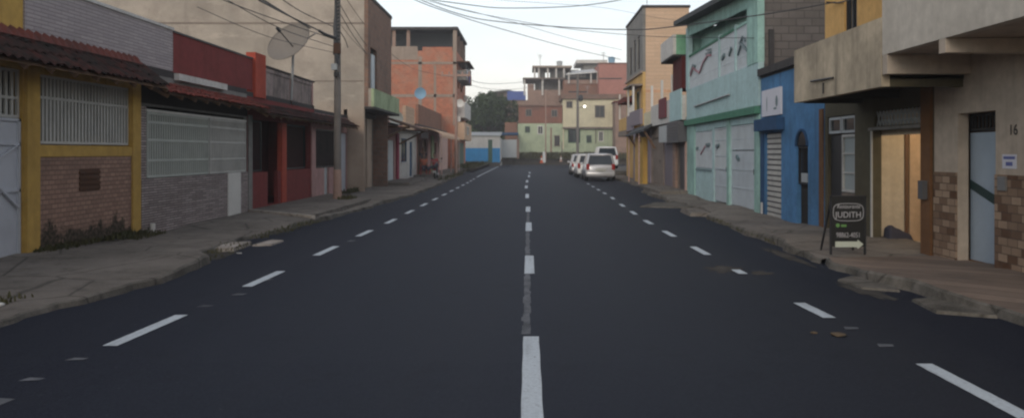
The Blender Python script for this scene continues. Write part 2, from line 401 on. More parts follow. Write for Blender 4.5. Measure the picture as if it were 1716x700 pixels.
def shell(root, s, XF, Y0, Y1, z1, depth, mat, holes=(), z0=-.3, sidemat=None, roof='slab_dark', roofp=.0, interior='dark_interior', idepth=1.6, floor=.12):
    """street house: front wall with openings, side and back walls, roof slab, and a room behind the openings"""
    g = .012; Y0 += g; Y1 -= g; xb = s * (XF + depth); xf = s * XF
    m = MB(); wallmesh(m, 'X', xf, Y0, Y1, z0, z1, holes, .15, -s)
    w = m.build('wall', mat, root)
    m = MB(); xa = s * (XF + .151)
    m.box(xa, xb, Y0, Y0 + .14, z0, z1 - .001); m.box(xa, xb, Y1 - .14, Y1, z0, z1 - .001); m.box(xb - s * .14, xb, Y0 + .141, Y1 - .141, z0, z1 - .001)
    m.build('side_wall', sidemat or mat, root)
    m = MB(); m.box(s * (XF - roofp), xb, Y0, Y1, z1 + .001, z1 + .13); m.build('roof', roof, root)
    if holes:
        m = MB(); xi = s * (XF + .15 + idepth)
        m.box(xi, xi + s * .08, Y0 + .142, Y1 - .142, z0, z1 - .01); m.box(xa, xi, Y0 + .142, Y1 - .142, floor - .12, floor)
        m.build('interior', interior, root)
    return w
def slab(root, name, mat, s, Xa, Xb, Y0, Y1, z0, z1, bevel=0):
    return MB().box(s * Xa, s * Xb, Y0, Y1, z0, z1).build(name, mat, root, bevel=bevel)
def window(root, s, XF, Y0, Y1, z0, z1, frame='grille_white', pane='glass_dark', rec=.07, nv=1, nh=0, sill=None, fw=.05):
    x = s * (XF + rec); m = MB(); t = .03
    m.box(x - t, x + t, Y0, Y0 + fw, z0, z1); m.box(x - t, x + t, Y1 - fw, Y1, z0, z1)
    m.box(x - t, x + t, Y0 + fw, Y1 - fw, z0, z0 + fw); m.box(x - t, x + t, Y0 + fw, Y1 - fw, z1 - fw, z1)
    for i in range(nv):
        y = Y0 + (Y1 - Y0) * (i + 1) / (nv + 1); m.box(x - t * .8, x + t * .8, y - .018, y + .018, z0 + fw, z1 - fw)
    for i in range(nh):
        z = z0 + (z1 - z0) * (i + 1) / (nh + 1); m.box(x - t * .6, x + t * .6, Y0 + fw, Y1 - fw, z - .014, z + .014)
    o = m.build('window', frame, root)
    MB().box(x - .006 + s * .015, x + .006 + s * .015, Y0 + fw * .5, Y1 - fw * .5, z0 + fw * .5, z1 - fw * .5).build('pane', pane, o)
    if sill: slab(root, 'sill', sill, s, XF - .06, XF + .04, Y0 - .06, Y1 + .06, z0 - .07, z0 - .003)
    return o
def grille(root, s, X, Y0, Y1, z0, z1, mat='grille_white', step=.11, w=.035, hz=(), frame=.04, name='grille', zig=None):
    x = s * X; m = MB(); n = max(2, int((Y1 - Y0) / step))
    for i in range(1, n):
        y = Y0 + (Y1 - Y0) * i / n; m.box(x - w * .3, x + w * .3, y - w / 2, y + w / 2, z0, z1)
    for z in (z0 + frame / 2, z1 - frame / 2, *hz): m.box(x - .018, x + .018, Y0, Y1, z - frame / 2, z + frame / 2)
    for y in (Y0, Y1): m.box(x - .02, x + .02, y - frame / 2, y + frame / 2, z0, z1)
    return m.build(name, mat, root)
def shutter(root, s, X, Y0, Y1, z0, z1, mat, name='roller_shutter', step=.09):
    m = MB(); n = max(3, int((z1 - z0) / step)); d = (z1 - z0) / n
    for i in range(n):
        z = z0 + i * d; m.box(s * X, s * (X + .03), Y0, Y1, z + .006, z + d * .72); 
    m.k = 1; m.box(s * (X + .022), s * (X + .045), Y0, Y1, z0, z1)
    return m.build(name, [mat, 'bumper_grey'], root)
def door(root, s, X, Y0, Y1, z0, z1, mat, ribs=3, handle=True, name='door'):
    m = MB(); m.box(s * X, s * (X + .05), Y0, Y1, z0, z1)
    for i in range(1, ribs + 1):
        z = z0 + (z1 - z0) * i / (ribs + 1); m.box(s * (X - .012), s * X, Y0 + .03, Y1 - .03, z - .02, z + .02)
    o = m.build(name, mat, root)
    if handle: MB().box(s * (X - .05), s * (X - .013), Y0 + .08, Y0 + .11, z0 + .95, z0 + 1.1).build('handle', 'dark_metal', o)
    return o
def tile_canopy(root, s, Xo, zo, Xi, zi, Y0, Y1, mat, pitch=.21, rows=3, amp=.045, name='canopy', jag=.03):
    m = MB(); n = int((Y1 - Y0) / pitch) * 6; rnd = random.Random(int(Y0 * 10))
    jit = [rnd.uniform(-jag, jag) for _ in range(n // 6 + 2)]
    for r_ in range(rows):
        f0, f1 = r_ / rows, (r_ + 1) / rows + .06; prev = None
        for i in range(n + 1):
            y = Y0 + (Y1 - Y0) * i / n; a = amp * abs(math.sin(math.pi * i / 6)); j = jit[i // 6]
            f0j = f0 + (j * 1.5 if r_ == 0 else j)
            P0 = (s * (Xo + (Xi - Xo) * f0j), y, zo + (zi - zo) * f0 + a + .035 + j * .4); P1 = (s * (Xo + (Xi - Xo) * min(f1, 1)), y, zo + (zi - zo) * min(f1, 1) + a + j * .4)
            B0 = (P0[0], y, P0[2] - .02); B1 = (P1[0], y, P1[2] - .02)
            if prev:
                m.quad(prev[0], P0, P1, prev[1]); m.quad(prev[2], prev[3], B1, B0); m.quad(prev[0], prev[2], B0, P0)
            prev = (P0, P1, B0, B1)
    o = m.build(name, mat, root)
    d = MB(); d.quad((s * (Xo + .04), Y0, zo - .02), (s * (Xo + .04), Y1, zo - .02), (s * Xi, Y1, zi - .02), (s * Xi, Y0, zi - .02))
    k = int((Y1 - Y0) / .6)
    for i in range(k + 1):
        y = Y0 + .05 + (Y1 - Y0 - .1) * i / k; d.bar((s * (Xo + .06), y, zo - .06), (s * Xi, y, zi - .06), .05, .07)
    d.build('rafters', 'wood', o if '_w' in o else root)
    return o
def gable_roof(root, name, mat, pts, th):  # pts: 4 corners, extruded down by th
    m = MB(); lo = [(p[0], p[1], p[2] - th) for p in pts]; m.quad(*pts); m.quad(*lo[::-1])
    for i in range(4): j = (i + 1) % 4; m.quad(pts[i], lo[i], lo[j], pts[j])
    return m.build(name, mat, root)
def text(parent, name, body, loc, rot, size, mat, ext=.002, sx=1, shear=0):
    cu = bpy.data.curves.new(name, 'FONT'); cu.body = body; cu.size = size; cu.extrude = ext; cu.align_x = 'CENTER'; cu.align_y = 'CENTER'; cu.shear = shear; cu.resolution_u = 3
    tmp = bpy.data.objects.new('tmp', cu); COL.objects.link(tmp); dg = bpy.context.evaluated_depsgraph_get(); dg.update()
    me = bpy.data.meshes.new_from_object(tmp.evaluated_get(dg)); bpy.data.objects.remove(tmp); me.name = name
    me.materials.clear(); me.materials.append(MATS[mat]); o = bpy.data.objects.new(name, me); COL.objects.link(o)
    o.parent = parent; o.location = Vector(loc) - Vector(parent['_w'] if '_w' in parent else (0, 0, 0)); o.rotation_euler = rot; o.scale = (sx, 1, 1); return o

# ---------------- ground, road, pavements ----------------
ZT = [(-30, .15), (6, .14), (9, .09), (12, .06), (16, .03), (20, 0), (400, 0)]
def zr(y):
    for (a, p), (b, q) in zip(ZT, ZT[1:]):
        if a <= y <= b: return p + (q - p) * (y - a) / (b - a)
    return 0
def interp(T, y):
    if y <= T[0][0]: return T[0][1]
    for (a, p), (b, q) in zip(T, T[1:]):
        if a <= y <= b: return p + (q - p) * (y - a) / (b - a)
    return T[-1][1]
KL = [(-10, 4.9), (6.8, 4.85), (9, 4.72), (10.8, 4.6), (12, 4.75), (12.8, 5.25), (14.5, 5.35), (17, 5.3), (20, 5.15), (26, 4.85), (33, 4.6), (42, 4.7), (58, 5.1), (75, 5.3), (100, 5.0)]
KR = [(-10, 4.9), (7, 4.68), (7.8, 4.52), (9.2, 4.42), (11.3, 4.33), (14.5, 4.42), (20, 4.6), (22, 4.85), (26, 5.0), (30, 4.8), (34.6, 4.85), (35, 5.5), (50, 5.55), (62, 5.6), (70, 9), (118, 12)]
tag(MB().box(-220, 220, -60, 400, -.6, -.25).build('ground', 'earth'), kind='structure')
m = MB(); ys = list(range(-12, 119))
for a, b in zip(ys, ys[1:]):
    xs = [-5.9, -4, -2, 0, 2, 4, 5.9] if a < 62 else [-6.4, -3, 0, 3, 6, 10, 14]
    for p, q in zip(xs, xs[1:]): m.quad((p, a, zr(a)), (q, a, zr(a)), (q, b, zr(b)), (p, b, zr(b)))
tag(m.build('road', 'asphalt', smooth=True), kind='structure')
def EJ(q): return .0015 * math.sin(q * 37.7) + .0015 * math.sin(q * 91.3)
def strip(mb, x, w, y0, y1, dz=.006, n=None):
    n = n or max(1, int((y1 - y0) / 1.0))
    for i in range(n):
        a = y0 + (y1 - y0) * i / n; b = y0 + (y1 - y0) * (i + 1) / n
        xa = x(a) if callable(x) else x; xb = x(b) if callable(x) else x; j = [EJ(q) for q in (a, a + 50, b, b + 50)]
        mb.quad((xa - w / 2 + j[0], a, zr(a) + dz), (xa + w / 2 + j[1], a, zr(a) + dz), (xb + w / 2 + j[3], b, zr(b) + dz), (xb - w / 2 + j[2], b, zr(b) + dz))
m = MB()
XLn = lambda y: interp([(5, -3.4), (45, -3.45), (60, -3.65), (110, -3.8)], y)
XRn = lambda y: interp([(5, 2.93), (9, 2.88), (16, 2.9), (21, 2.93), (27, 3.04), (31, 3.17), (45, 3.25)], y)
for k, yt in enumerate([7.9 + 3.19 * i for i in range(-1, 15)]):
    if k == 0: continue
    strip(m, XLn, .125, yt - 1.36, yt, n=14 if yt < 25 else 4)
strip(m, XLn, .11, 56, 104)
for yt, ln in ((5.95, 1.28), (8.6, .85), (11.25, .42), (14.2, 1.2), (17.3, 1.25), (20.3, 1.2), (23.4, 1.2), (26.7, 1.25), (30.8, 1.3), (34.4, 1.2), (37.6, 1.2), (41, 1.2), (44.5, 1.2)):
    strip(m, XRn, .125, yt - ln, yt, n=14 if yt < 25 else 4)
for y0, y1, x in ((3.6, 6.9, .02), (10.85, 12.88, .01), (17.3, 19.6, 0), (23.2, 25.4, -.02), (30.2, 33.3, -.06), (38.5, 41.7, -.12), (46.2, 50, -.1), (56, 61, .02), (66, 71, .08)):
    strip(m, x, .135, y0, y1, n=24 if y0 < 20 else 6)
mk = tag(m.build('road_markings', 'road_paint'), kind='structure')
m = MB(); rnd = random.Random(3)
y = 7.0
while y < 24: # faint old line between the dashes
    strip(m, -.02 + rnd.uniform(-.008, .008), .06 + rnd.uniform(0, .03), y, y + .2, .004, 1); y += .2
for x0, y0, x1, y1 in ((-3.33, 4.9, -3.42, 5.1), (-3.42, 5.5, -3.40, 5.57), (-3.42, 6.05, -3.38, 6.12), (-3.38, 8.35, -3.34, 8.45), (-3.3, 9.1, -3.28, 9.22), (-3.36, 10.2, -3.3, 10.35), (-3.4, 12.9, -3.35, 13.05), (-3.35, 15.1, -3.3, 15.3), (2.9, 6.5, 2.98, 6.6), (2.9, 7.2, 3.0, 7.3)):
    cx = x0; m.quad((cx - .07, y0, zr(y0) + .005), (cx + .06, y0 + .02, zr(y0) + .005), (cx + .08, y1, zr(y1) + .005), (cx - .04, y1 + .02, zr(y1) + .005))
tag(m.build('road_markings', 'faded_paint'), kind='structure')
concrete('road_dust', (.075, .068, .06), (.04, .038, .036), 5)
def blotch(x, y, rx, ry, seed, mat='road_dust', name='dust_patch'):
    rnd = random.Random(seed); m = MB(); n = 26; P = []
    for k in range(n): a = 6.2832 * k / n; q = rnd.uniform(.55, 1.1); yy_ = y + ry * math.sin(a) * q; P.append((x + rx * math.cos(a) * q, yy_, zr(yy_) + .003))
    for k in range(n): m.quad(P[k], P[(k + 1) % n], (x, y, zr(y) + .003))
    tag(m.build(name, mat), kind='structure')
blotch(2.75, 11.3, .32, .45, 1); blotch(3.15, 10.9, .16, .25, 2); blotch(-5.0, 13.0, .3, .9, 4); blotch(4.1, 12.8, .15, 1.3, 5); blotch(3.95, 9.5, .2, .8, 6)
def pavement(s, K, Xin, y0, y1, hgt, mat, seed, step=.25):
    rnd = random.Random(seed); m = MB(); n = int((y1 - y0) / step); rows = []
    ph = [rnd.uniform(0, 6) for _ in range(4)]
    for i in range(n + 1):
        y = y0 + (y1 - y0) * i / n
        e_ = interp(K, y) + .05 * math.sin(y * 1.7 + ph[0]) + .035 * math.sin(y * 4.3 + ph[1]) + rnd.uniform(-.02, .02)
        hh = hgt * (.85 + .25 * math.sin(y * .8 + ph[2]) + .1 * math.sin(y * 2.1 + ph[3])) + rnd.uniform(-.006, .006)
        z = zr(y)
        rows.append([(s * (e_ - .03 - rnd.uniform(0, .02)), y, z - .02), (s * (e_ - .015), y, z + hh * .8), (s * (e_ + .02), y, z + hh), (s * (e_ + .35), y, z + hh + .01 + rnd.uniform(-.004, .004)), (s * (e_ + (Xin - e_) * .6), y, z + hh + .02), (s * Xin, y, z + hh + .035)])
    for a, b in zip(rows, rows[1:]):
        for k in range(5):
            m.k = 1 if k < 2 else 0; m.quad(a[k], a[k + 1], b[k + 1], b[k])
    return tag(m.build('pavement', [mat, 'kerb_concrete']), kind='structure')
pavement(-1, KL, 8.0, -6, 62, .11, 'pavement_concrete', 1)
pavement(1, KR, 6.5, -6, 11.9, .12, 'paving_tile', 2)
pavement(1, KR, 6.5, 11.9, 62, .13, 'pavement_concrete', 3)
# raised pavement in front of the red house, with a pale front edge
m = MB(); top = [(-7.44, 21.45), (-5.25, 19.6), (-5.2, 26.5), (-7.44, 30)]
m.loft([[(x, y, .0) for x, y in top], [(x, y, .19) for x, y in top]]); tag(m.build('raised_pavement', 'pavement_concrete'), kind='structure')
m = MB(); m.bar((-7.42, 21.4, .155), (-5.22, 19.53, .135), .11, .10); tag(m.build('pavement_step', 'pale_concrete'), kind='structure')
for a in ((-6.3, 42.5, 46.5, .16), (-6.3, 30, 38, .15)): pass
tag(MB().box(-8.5, -5.9, 40, 46.2, .0, .22).build('raised_pavement', 'pavement_concrete', bevel=.03), kind='structure')
tag(MB().box(-8.5, -5.6, 52, 73, .0, .26).build('raised_pavement', 'pavement_concrete', bevel=.03), kind='structure')
tag(MB().box(4.95, 6.5, 30.4, 34.8, .0, .27).build('raised_pavement', 'pavement_concrete', bevel=.03), kind='structure')
# driveway ramps and broken kerb slabs on the right
def ramp(pts, z, mat='pavement_concrete'):
    m = MB(); cx = sum(p[0] for p in pts) / len(pts); cy = sum(p[1] for p in pts) / len(pts)
    m.loft([[(cx + (p[0] - cx) * 1.06, cy + (p[1] - cy) * 1.06, zr(p[1]) - .02) for p in pts], [(p[0], p[1], zr(p[1]) + z) for p in pts]])
    return tag(m.build('kerb_ramp', mat), kind='structure')
ramp([(4.05, 8.0), (4.5, 7.75), (4.75, 8.3), (4.6, 8.9), (4.15, 8.7)], .03, 'kerb_concrete'); ramp([(3.95, 9.55), (4.3, 9.35), (4.5, 10.1), (4.2, 10.5), (3.92, 10.2)], .025, 'kerb_concrete')
ramp([(4.35, 21.6), (5.9, 21.2), (5.9, 22.4), (5.1, 23.6), (4.4, 23.2)], .10)
ramp([(3.5, 25.2), (5.6, 24.4), (5.6, 27.5), (4.2, 27.0)], .04, 'kerb_concrete')
ramp([(-4.95, 13.5), (-5.4, 13.3), (-5.45, 14.3), (-5.0, 14.5)], .07, 'pale_concrete'); ramp([(-4.6, 14.4), (-4.9, 14.3), (-4.85, 15.2), (-4.6, 15.1)], .03, 'pale_concrete')
# far forecourt, verge and earth bank
tag(MB().box(6.2, 16, 57, 75, -.2, .42).build('forecourt', 'kerb_concrete'), kind='structure')
def lumpy(name, x0, x1, y0, y1, prof, mat, nx=40, ny=8, seed=1, amp=.12):
    rnd = random.Random(seed); m = MB(); g = [[(x0 + (x1 - x0) * i / nx, y0 + (y1 - y0) * j / ny + (rnd.uniform(-.4, .4) if j == 0 else 0), prof(j / ny) + (rnd.uniform(-amp, amp) if j else 0)) for j in range(ny + 1)] for i in range(nx + 1)]
    for i in range(nx):
        for j in range(ny): m.quad(g[i][j], g[i + 1][j], g[i + 1][j + 1], g[i][j + 1])
    return tag(m.build(name, mat, smooth=True), kind='structure')
lumpy('earth_bank', -5, 40, 113.5, 121, lambda t: -.05 + 1.35 * min(1, t * 1.6), 'earth', 70, 6, 4)
lumpy('earth_bank', -40, -3.6, 100, 112, lambda t: .0 + .8 * min(1, t * 1.3), 'earth', 50, 6, 5, .08)
lumpy('verge', -8.5, -4.9, 73, 103, lambda t: .12 + .25 * t, 'earth', 10, 30, 6, .06)
def tufts(name, spots, mat, n, h, label, seed):
    rnd = random.Random(seed); m = MB()
    for _ in range(n):
        (xa, xb, ya, yb, z) = rnd.choice(spots); x = rnd.uniform(xa, xb); y = rnd.uniform(ya, yb); a = rnd.uniform(0, 6.28); hh = h * rnd.uniform(.3, 1); w = hh * .12 + .006
        dx, dy = math.cos(a) * w, math.sin(a) * w; lx, ly = rnd.uniform(-.5, .5) * hh, rnd.uniform(-.5, .5) * hh
        m.quad((x - dx, y - dy, z), (x + dx, y + dy, z), (x + lx + dx * .3, y + ly + dy * .3, z + hh), (x + lx - dx * .5, y + ly - dy * .5, z + hh * .95))
    return tag(m.build(name, mat), label, 'weeds', kind='stuff')
tufts('weeds', [(-7.42, -7.15, 11.9, 15.2, .2), (-7.42, -7.2, 13.9, 15.2, .18), (-7.42, -7.3, 12, 13, .2), (-7.4, -6.9, 14.2, 15.4, .16)], 'weed', 900, .10, 'low green weeds along the foot of the brown clad wall with yellow posts', 1)
tufts('weeds', [(-5.5, -4.7, 11.6, 14.2, .1), (-6.2, -5.0, 7, 8.2, .24), (-5.3, -4.8, 15, 19, .1)], 'weed', 700, .06, 'dry weeds and dirt along the broken left kerb', 2)
tufts('weeds', [(-6.15, -5.75, 26, 26.9, .12), (-7.2, -6.9, 31, 34, .13), (-5.4, -4.8, 46, 60, .1), (-6, -5.2, 60, 72, .14)], 'weed', 900, .2, 'grass tufts around the pole foot and along the far left kerb', 3)
tufts('weeds', [(-8.3, -5, 73, 103, .3)], 'weed', 2500, .4, 'weedy verge before the blue and white wall', 4)
tufts('weeds', [(-4, 16, 114.5, 120, .8), (-5, 16, 117, 120.5, 1.2)], 'weed', 5000, .7, 'dark scrub on the earth bank below the green houses', 5)
tufts('weeds', [(4.5, 5.2, 8.6, 11, .12), (4.35, 4.6, 10, 20, .08)], 'weed', 500, .05, 'dead weeds and dirt in the right gutter', 6)

# ================= LEFT SIDE =================
XL = 7.45
# --- L1 house with yellow posts
A = thing('house', (-XL, 9.5, 0), 'low house with mustard posts, brown clad wall and dark tiled canopy', 'house')
yg = 11.87
shell(A, -1, XL, -8, 15.38, 3.35, 8, 'mustard', [(7.2, yg, .0, 2.93), (12.2, 15.05, 1.82, 2.9)], floor=.16)  # house lengthened unseen behind the camera to shade the near street
gt = MB(); X = -XL - .05
gt.box(X, X - .04, 7.25, 11.85, .16, 2.2)
for z in (.18, 1.15, 1.83, 2.18): gt.box(X + .03, X, 7.25, 11.85, z - .02, z + .02)
for y in (11.83, 10.5, 9.2): gt.box(X + .03, X, y - .025, y + .02, .16, 2.2)
gt.bar((X + .03, 11.8, .9), (X + .03, 10.5, 1.83), .03); gt.bar((X + .03, 11.8, 1.83), (X + .03, 10.5, 1.2), .03)
g1 = gt.build('gate', 'gate_grey', A)
grille(A, -1, XL + .07, 7.25, 11.84, 2.21, 2.92, 'grille_white', .13, .05, (2.5,))
grille(A, -1, XL + .05, 12.22, 15.03, 1.84, 2.9, 'grille_white', .10, .045, (2.55,))
gp = slab(A, 'back_panel', 'grey_facade', -1, XL + .7, XL + .75, 12.25, 15, 1.7, 3)
slab(A, 'post', 'mustard', -1, XL - .06, XL - .002, 11.88, 12.19, .05, 3.0); slab(A, 'post', 'mustard', -1, XL - .06, XL - .002, 15.06, 15.36, .05, 3.0)
slab(A, 'beam', 'mustard', -1, XL - .04, XL - .002, 12.2, 15.05, 1.64, 1.815)
m = MB(); wallmesh(m, 'X', -XL + .025, 12.2, 15.05, .0, 1.635, [(13.3, 13.95, 1.06, 1.43)], .02, 1); m.build('cladding', 'brown_cladding', A)
v = MB()
for i in range(4): v.box(-XL + .026, -XL + .04, 13.3, 13.95, 1.08 + i * .09, 1.12 + i * .09)
v.box(-XL + .005, -XL + .02, 13.3, 13.95, 1.06, 1.43); v.build('vent', 'rust', A)
tile_canopy(A, -1, 6.82, 2.93, 7.44, 3.42, -8, 15.38, 'roof_tile', .2, 3, .05)
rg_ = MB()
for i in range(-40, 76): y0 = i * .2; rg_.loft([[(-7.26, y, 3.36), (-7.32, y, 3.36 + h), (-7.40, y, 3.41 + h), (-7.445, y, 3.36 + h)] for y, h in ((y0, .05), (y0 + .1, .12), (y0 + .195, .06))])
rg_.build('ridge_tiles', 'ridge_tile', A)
slab(A, 'parapet', 'parapet_cladding', -1, XL, XL + .15, 11.92, 16.87, 3.4, 4.25); slab(A, 'coping', 'white_wall', -1, XL - .03, XL + .18, 11.92, 16.87, 4.252, 4.31)
slab(A, 'upper_wall', 'mustard', -1, XL + .02, XL + .2, -8, 11.9, 3.5, 4.6)
MB().tube([(-XL + .1, 15.75, .32), (-XL + .1, 15.75, .12)], .05, 8).build('drain_pipe', 'white_paint', A)
# --- L2 grey stone house
A = thing('house', (-XL, 18.3, 0), 'grey stone clad house with a long whitish barred opening under a thin red tiled canopy', 'house')
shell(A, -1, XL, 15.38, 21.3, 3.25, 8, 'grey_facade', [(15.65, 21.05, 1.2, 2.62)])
m = MB(); m.box(-XL + .003, -XL + .03, 15.45, 21.28, -.1, 1.19); m.box(-XL + .003, -XL + .03, 15.42, 15.64, 1.195, 2.6); m.build('cladding', 'stone_cladding', A)
grille(A, -1, XL - .03, 15.66, 18.6, 1.21, 2.5, 'grille_pale', .105, .042, (1.55, 1.95, 2.3), .045)
grille(A, -1, XL - .03, 18.72, 21.04, 1.21, 2.5, 'grille_white', .105, .042, (1.55, 1.95, 2.3), .045)
slab(A, 'back_panel', 'grey_facade', -1, XL + .3, XL + .34, 15.6, 21.1, 1.0, 2.45)
slab(A, 'rail', 'white_paint', -1, XL - .06, XL - .01, 15.6, 21.1, 2.505, 2.55)
slab(A, 'white_panel', 'white_paint', -1, XL - .055, XL - .03, 19.85, 20.7, .08, 1.2)
slab(A, 'dark_band', 'dark_interior', -1, XL - .02, XL, 15.45, 21.28, 2.66, 3.0)  # plain near-black strip along the wall top, below the canopy
tile_canopy(A, -1, 6.85, 2.84, 7.44, 3.12, 15.4, 21.3, 'roof_tile_red', .2, 3, .03)
slab(A, 'gutter', 'white_wall', -1, XL - .12, XL - .01, 16.9, 19.6, 3.22, 3.36)
slab(A, 'parapet', 'red_wall', -1, XL + .01, XL + .15, 16.9, 21.75, 3.38, 4.22); slab(A, 'coping', 'dark_metal', -1, XL - .02, XL + .18, 16.9, 21.75, 4.222, 4.26)
# --- L3 red house
A = thing('house', (-XL, 24.6, 0), 'red house with a dark open porch, low red walls and a mouldy concrete balustrade above', 'house')
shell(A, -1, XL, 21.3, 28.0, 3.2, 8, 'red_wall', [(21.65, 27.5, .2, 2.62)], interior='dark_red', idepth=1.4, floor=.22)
slab(A, 'low_wall', 'red_wall', -1, XL + .005, XL + .13, 21.66, 23.0, .2, 1.16); slab(A, 'low_wall', 'red_wall', -1, XL + .005, XL + .13, 23.95, 27.49, .2, 1.16)
slab(A, 'pillar', 'red_bright', -1, XL - .03, XL + .12, 24.25, 24.7, .2, 2.6)
slab(A, 'pillar', 'grey_facade', -1, XL - .04, XL - .004, 21.34, 21.62, .1, 2.7); slab(A, 'pillar', 'pink', -1, XL - .04, XL - .004, 27.55, 27.95, .1, 2.7)
grille(A, -1, XL + .2, 21.7, 23.0, 1.18, 2.6, 'dark_metal', .14, .02); grille(A, -1, XL + .2, 24.75, 27.45, 1.18, 2.6, 'dark_metal', .14, .02)
door(A, -1, XL + 1.3, 23.1, 23.9, .22, 2.3, 'dark_metal', 2)
tile_canopy(A, -1, 6.85, 2.72, 7.44, 3.05, 21.3, 32.6, 'roof_tile', .2, 3, .035)
slab(A, 'pillar', 'red_bright', -1, XL - .06, XL + .2, 21.8, 22.65, 3.21, 4.42)
MB().box(-XL - .03, -XL - .14, 22.66, 27.9, 3.21, 4.115).build('parapet_panel', 'balustrade', A)
each(A, 'parapet_post', 'pink', [MB().box(-XL + .0, -XL - .16, y - .07, y + .07, 3.205, 4.118) for y in (22.8, 25.3, 27.78)])
MB().box(-XL - .0, -XL - .029, 22.88, 27.7, 4.0, 4.11).build('parapet_rail', 'balustrade', A)
slab(A, 'coping', 'slab_dark', -1, XL - .03, XL + .16, 22.66, 27.95, 4.122, 4.17)
# --- L4 pink house
A = thing('house', (-XL, 30.5, 0), 'narrow pink house with dark barred window and pale metal door beside the thick pole', 'house')
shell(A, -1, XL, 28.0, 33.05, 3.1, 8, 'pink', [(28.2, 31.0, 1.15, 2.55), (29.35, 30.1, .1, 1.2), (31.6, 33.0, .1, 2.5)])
grille(A, -1, XL + .05, 28.22, 30.98, 1.17, 2.54, 'dark_metal', .12, .02); door(A, -1, XL + .08, 29.37, 30.08, .12, 1.16, 'shutter_grey', 1)
door(A, -1, XL + .05, 31.62, 32.98, .12, 2.48, 'gate_grey', 0)
# --- satellite dish
A = thing('satellite_dish', (-8.1, 24.6, 3.3), 'large old mesh satellite dish on the flat roof behind the mouldy balustrade', 'satellite dish')
c = Vector(at(487, 74, 24.6)); nrm = Vector((-.36, -.85, .60)).normalized(); u = nrm.cross(Vector((0, 1, 0))).normalized(); v_ = nrm.cross(u).normalized()
m = MB(); rings = []; Rd = .70
for i in range(7):
    r_ = Rd * i / 6 + .01; rings.append([tuple(c + (u * math.cos(k * math.pi / 12) + v_ * math.sin(k * math.pi / 12)) * r_ + nrm * (.24 * (r_ / Rd) ** 2 - .12)) for k in range(24)])
m.loft(rings, False); m.loft([[tuple(Vector(p) - nrm * .015) for p in rg] for rg in rings], False)
for k in range(24): a, b = rings[-1][k], rings[-1][(k + 1) % 24]; m.bar(a, b, .03)
d = m.build('reflector', 'dish_mesh', A)
MB().tube([c - nrm * .12, c + nrm * .1 , c + nrm * .62], .018, 6).tube([c + nrm * .58, c + nrm * .74], .05, 8).build('feed', 'dark_metal', d)
MB().tube([(c.x, c.y + .05, 3.3), tuple(c - nrm * .16)], .04, 8).tube([tuple(c - nrm * .14 + u * .7), tuple(c - nrm * .14 - u * .85)], .022, 6).build('mast', 'steel', A)
# --- L5 beige tall building
A = thing('apartment_building', (-XL, 36, 0), 'tall beige rendered building with a bare side wall and dirty green street balcony', 'building')
YB = 33.1; XB = 6.6; YE = 38.7
m = MB(); wallmesh(m, 'Y', YB, -26, -XB - .16, -.2, 8.1, (), .2, -1); m.box(-26, -25.8, YB + .21, YE, -.2, 8.1); m.build('side_wall', 'beige', A)
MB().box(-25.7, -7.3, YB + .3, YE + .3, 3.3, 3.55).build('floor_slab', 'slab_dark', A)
m = MB(); m.box(-26, -XB - .2, YB - .012, YB - .002, 6.98, 7.05); m.box(-26, -XB - .2, YB - .010, YB - .002, 4.62, 4.66); m.build('joint_line', 'greybrown', A)
m = MB(); wallmesh(m, 'X', -XB, YB, YE, 3.6, 8.1, [(33.6, 35.0, 4.36, 6.1)], .155, 1); m.build('upper_wall', 'old_brick', A)
MB().box(-XB + .03, -26.1, YB - .04, YE + .05, 8.102, 8.25).build('roof', 'slab_dark', A)
m = MB(); m.box(-26, -XB - .16, YE - .2, YE, -.2, 8.1); m.build('rear_wall', 'old_brick', A)
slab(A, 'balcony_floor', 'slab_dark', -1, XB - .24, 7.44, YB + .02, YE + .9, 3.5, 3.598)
slab(A, 'balcony_wall', 'green_dirty', -1, XB - .24, XB - .12, YB + .02, YE + .9, 3.6, 4.34)
slab(A, 'balcony_wall', 'beige', -1, XB - .12, XB - .001, YB + .02, YB + .14, 3.6, 4.34)
slab(A, 'interior', 'dark_interior', -1, XB + .6, XB + .7, YB + .3, YE - .3, 3.6, 7.9)
door(A, -1, XB + .08, 34.2, 34.95, 4.37, 5.9, 'gate_white', 0, False)
m = MB(); wallmesh(m, 'X', -XL, YB, 39.4, -.2, 3.48, [(34.0, 35.5, .1, 2.5), (37.3, 38.3, 1.3, 2.1), (36.9, 37.5, .1, .9)], .15, 1); m.build('wall', 'greybrown', A)
slab(A, 'pillar', 'beige', -1, XL - .25, XL - .01, 35.9, 36.9, .05, 3.2); shutter(A, -1, XL + .04, 34.02, 35.48, .12, 2.48, 'shutter_grey'); window(A, -1, XL, 37.3, 38.3, 1.3, 2.1, 'rust'); slab(A, 'meter_box', 'dark_interior', -1, XL + .05, XL + .1, 36.9, 37.5, .1, .9)
slab(A, 'back_panel', 'dark_interior', -1, XL + .3, XL + .4, YB + .3, 39.3, -.1, 3.4)
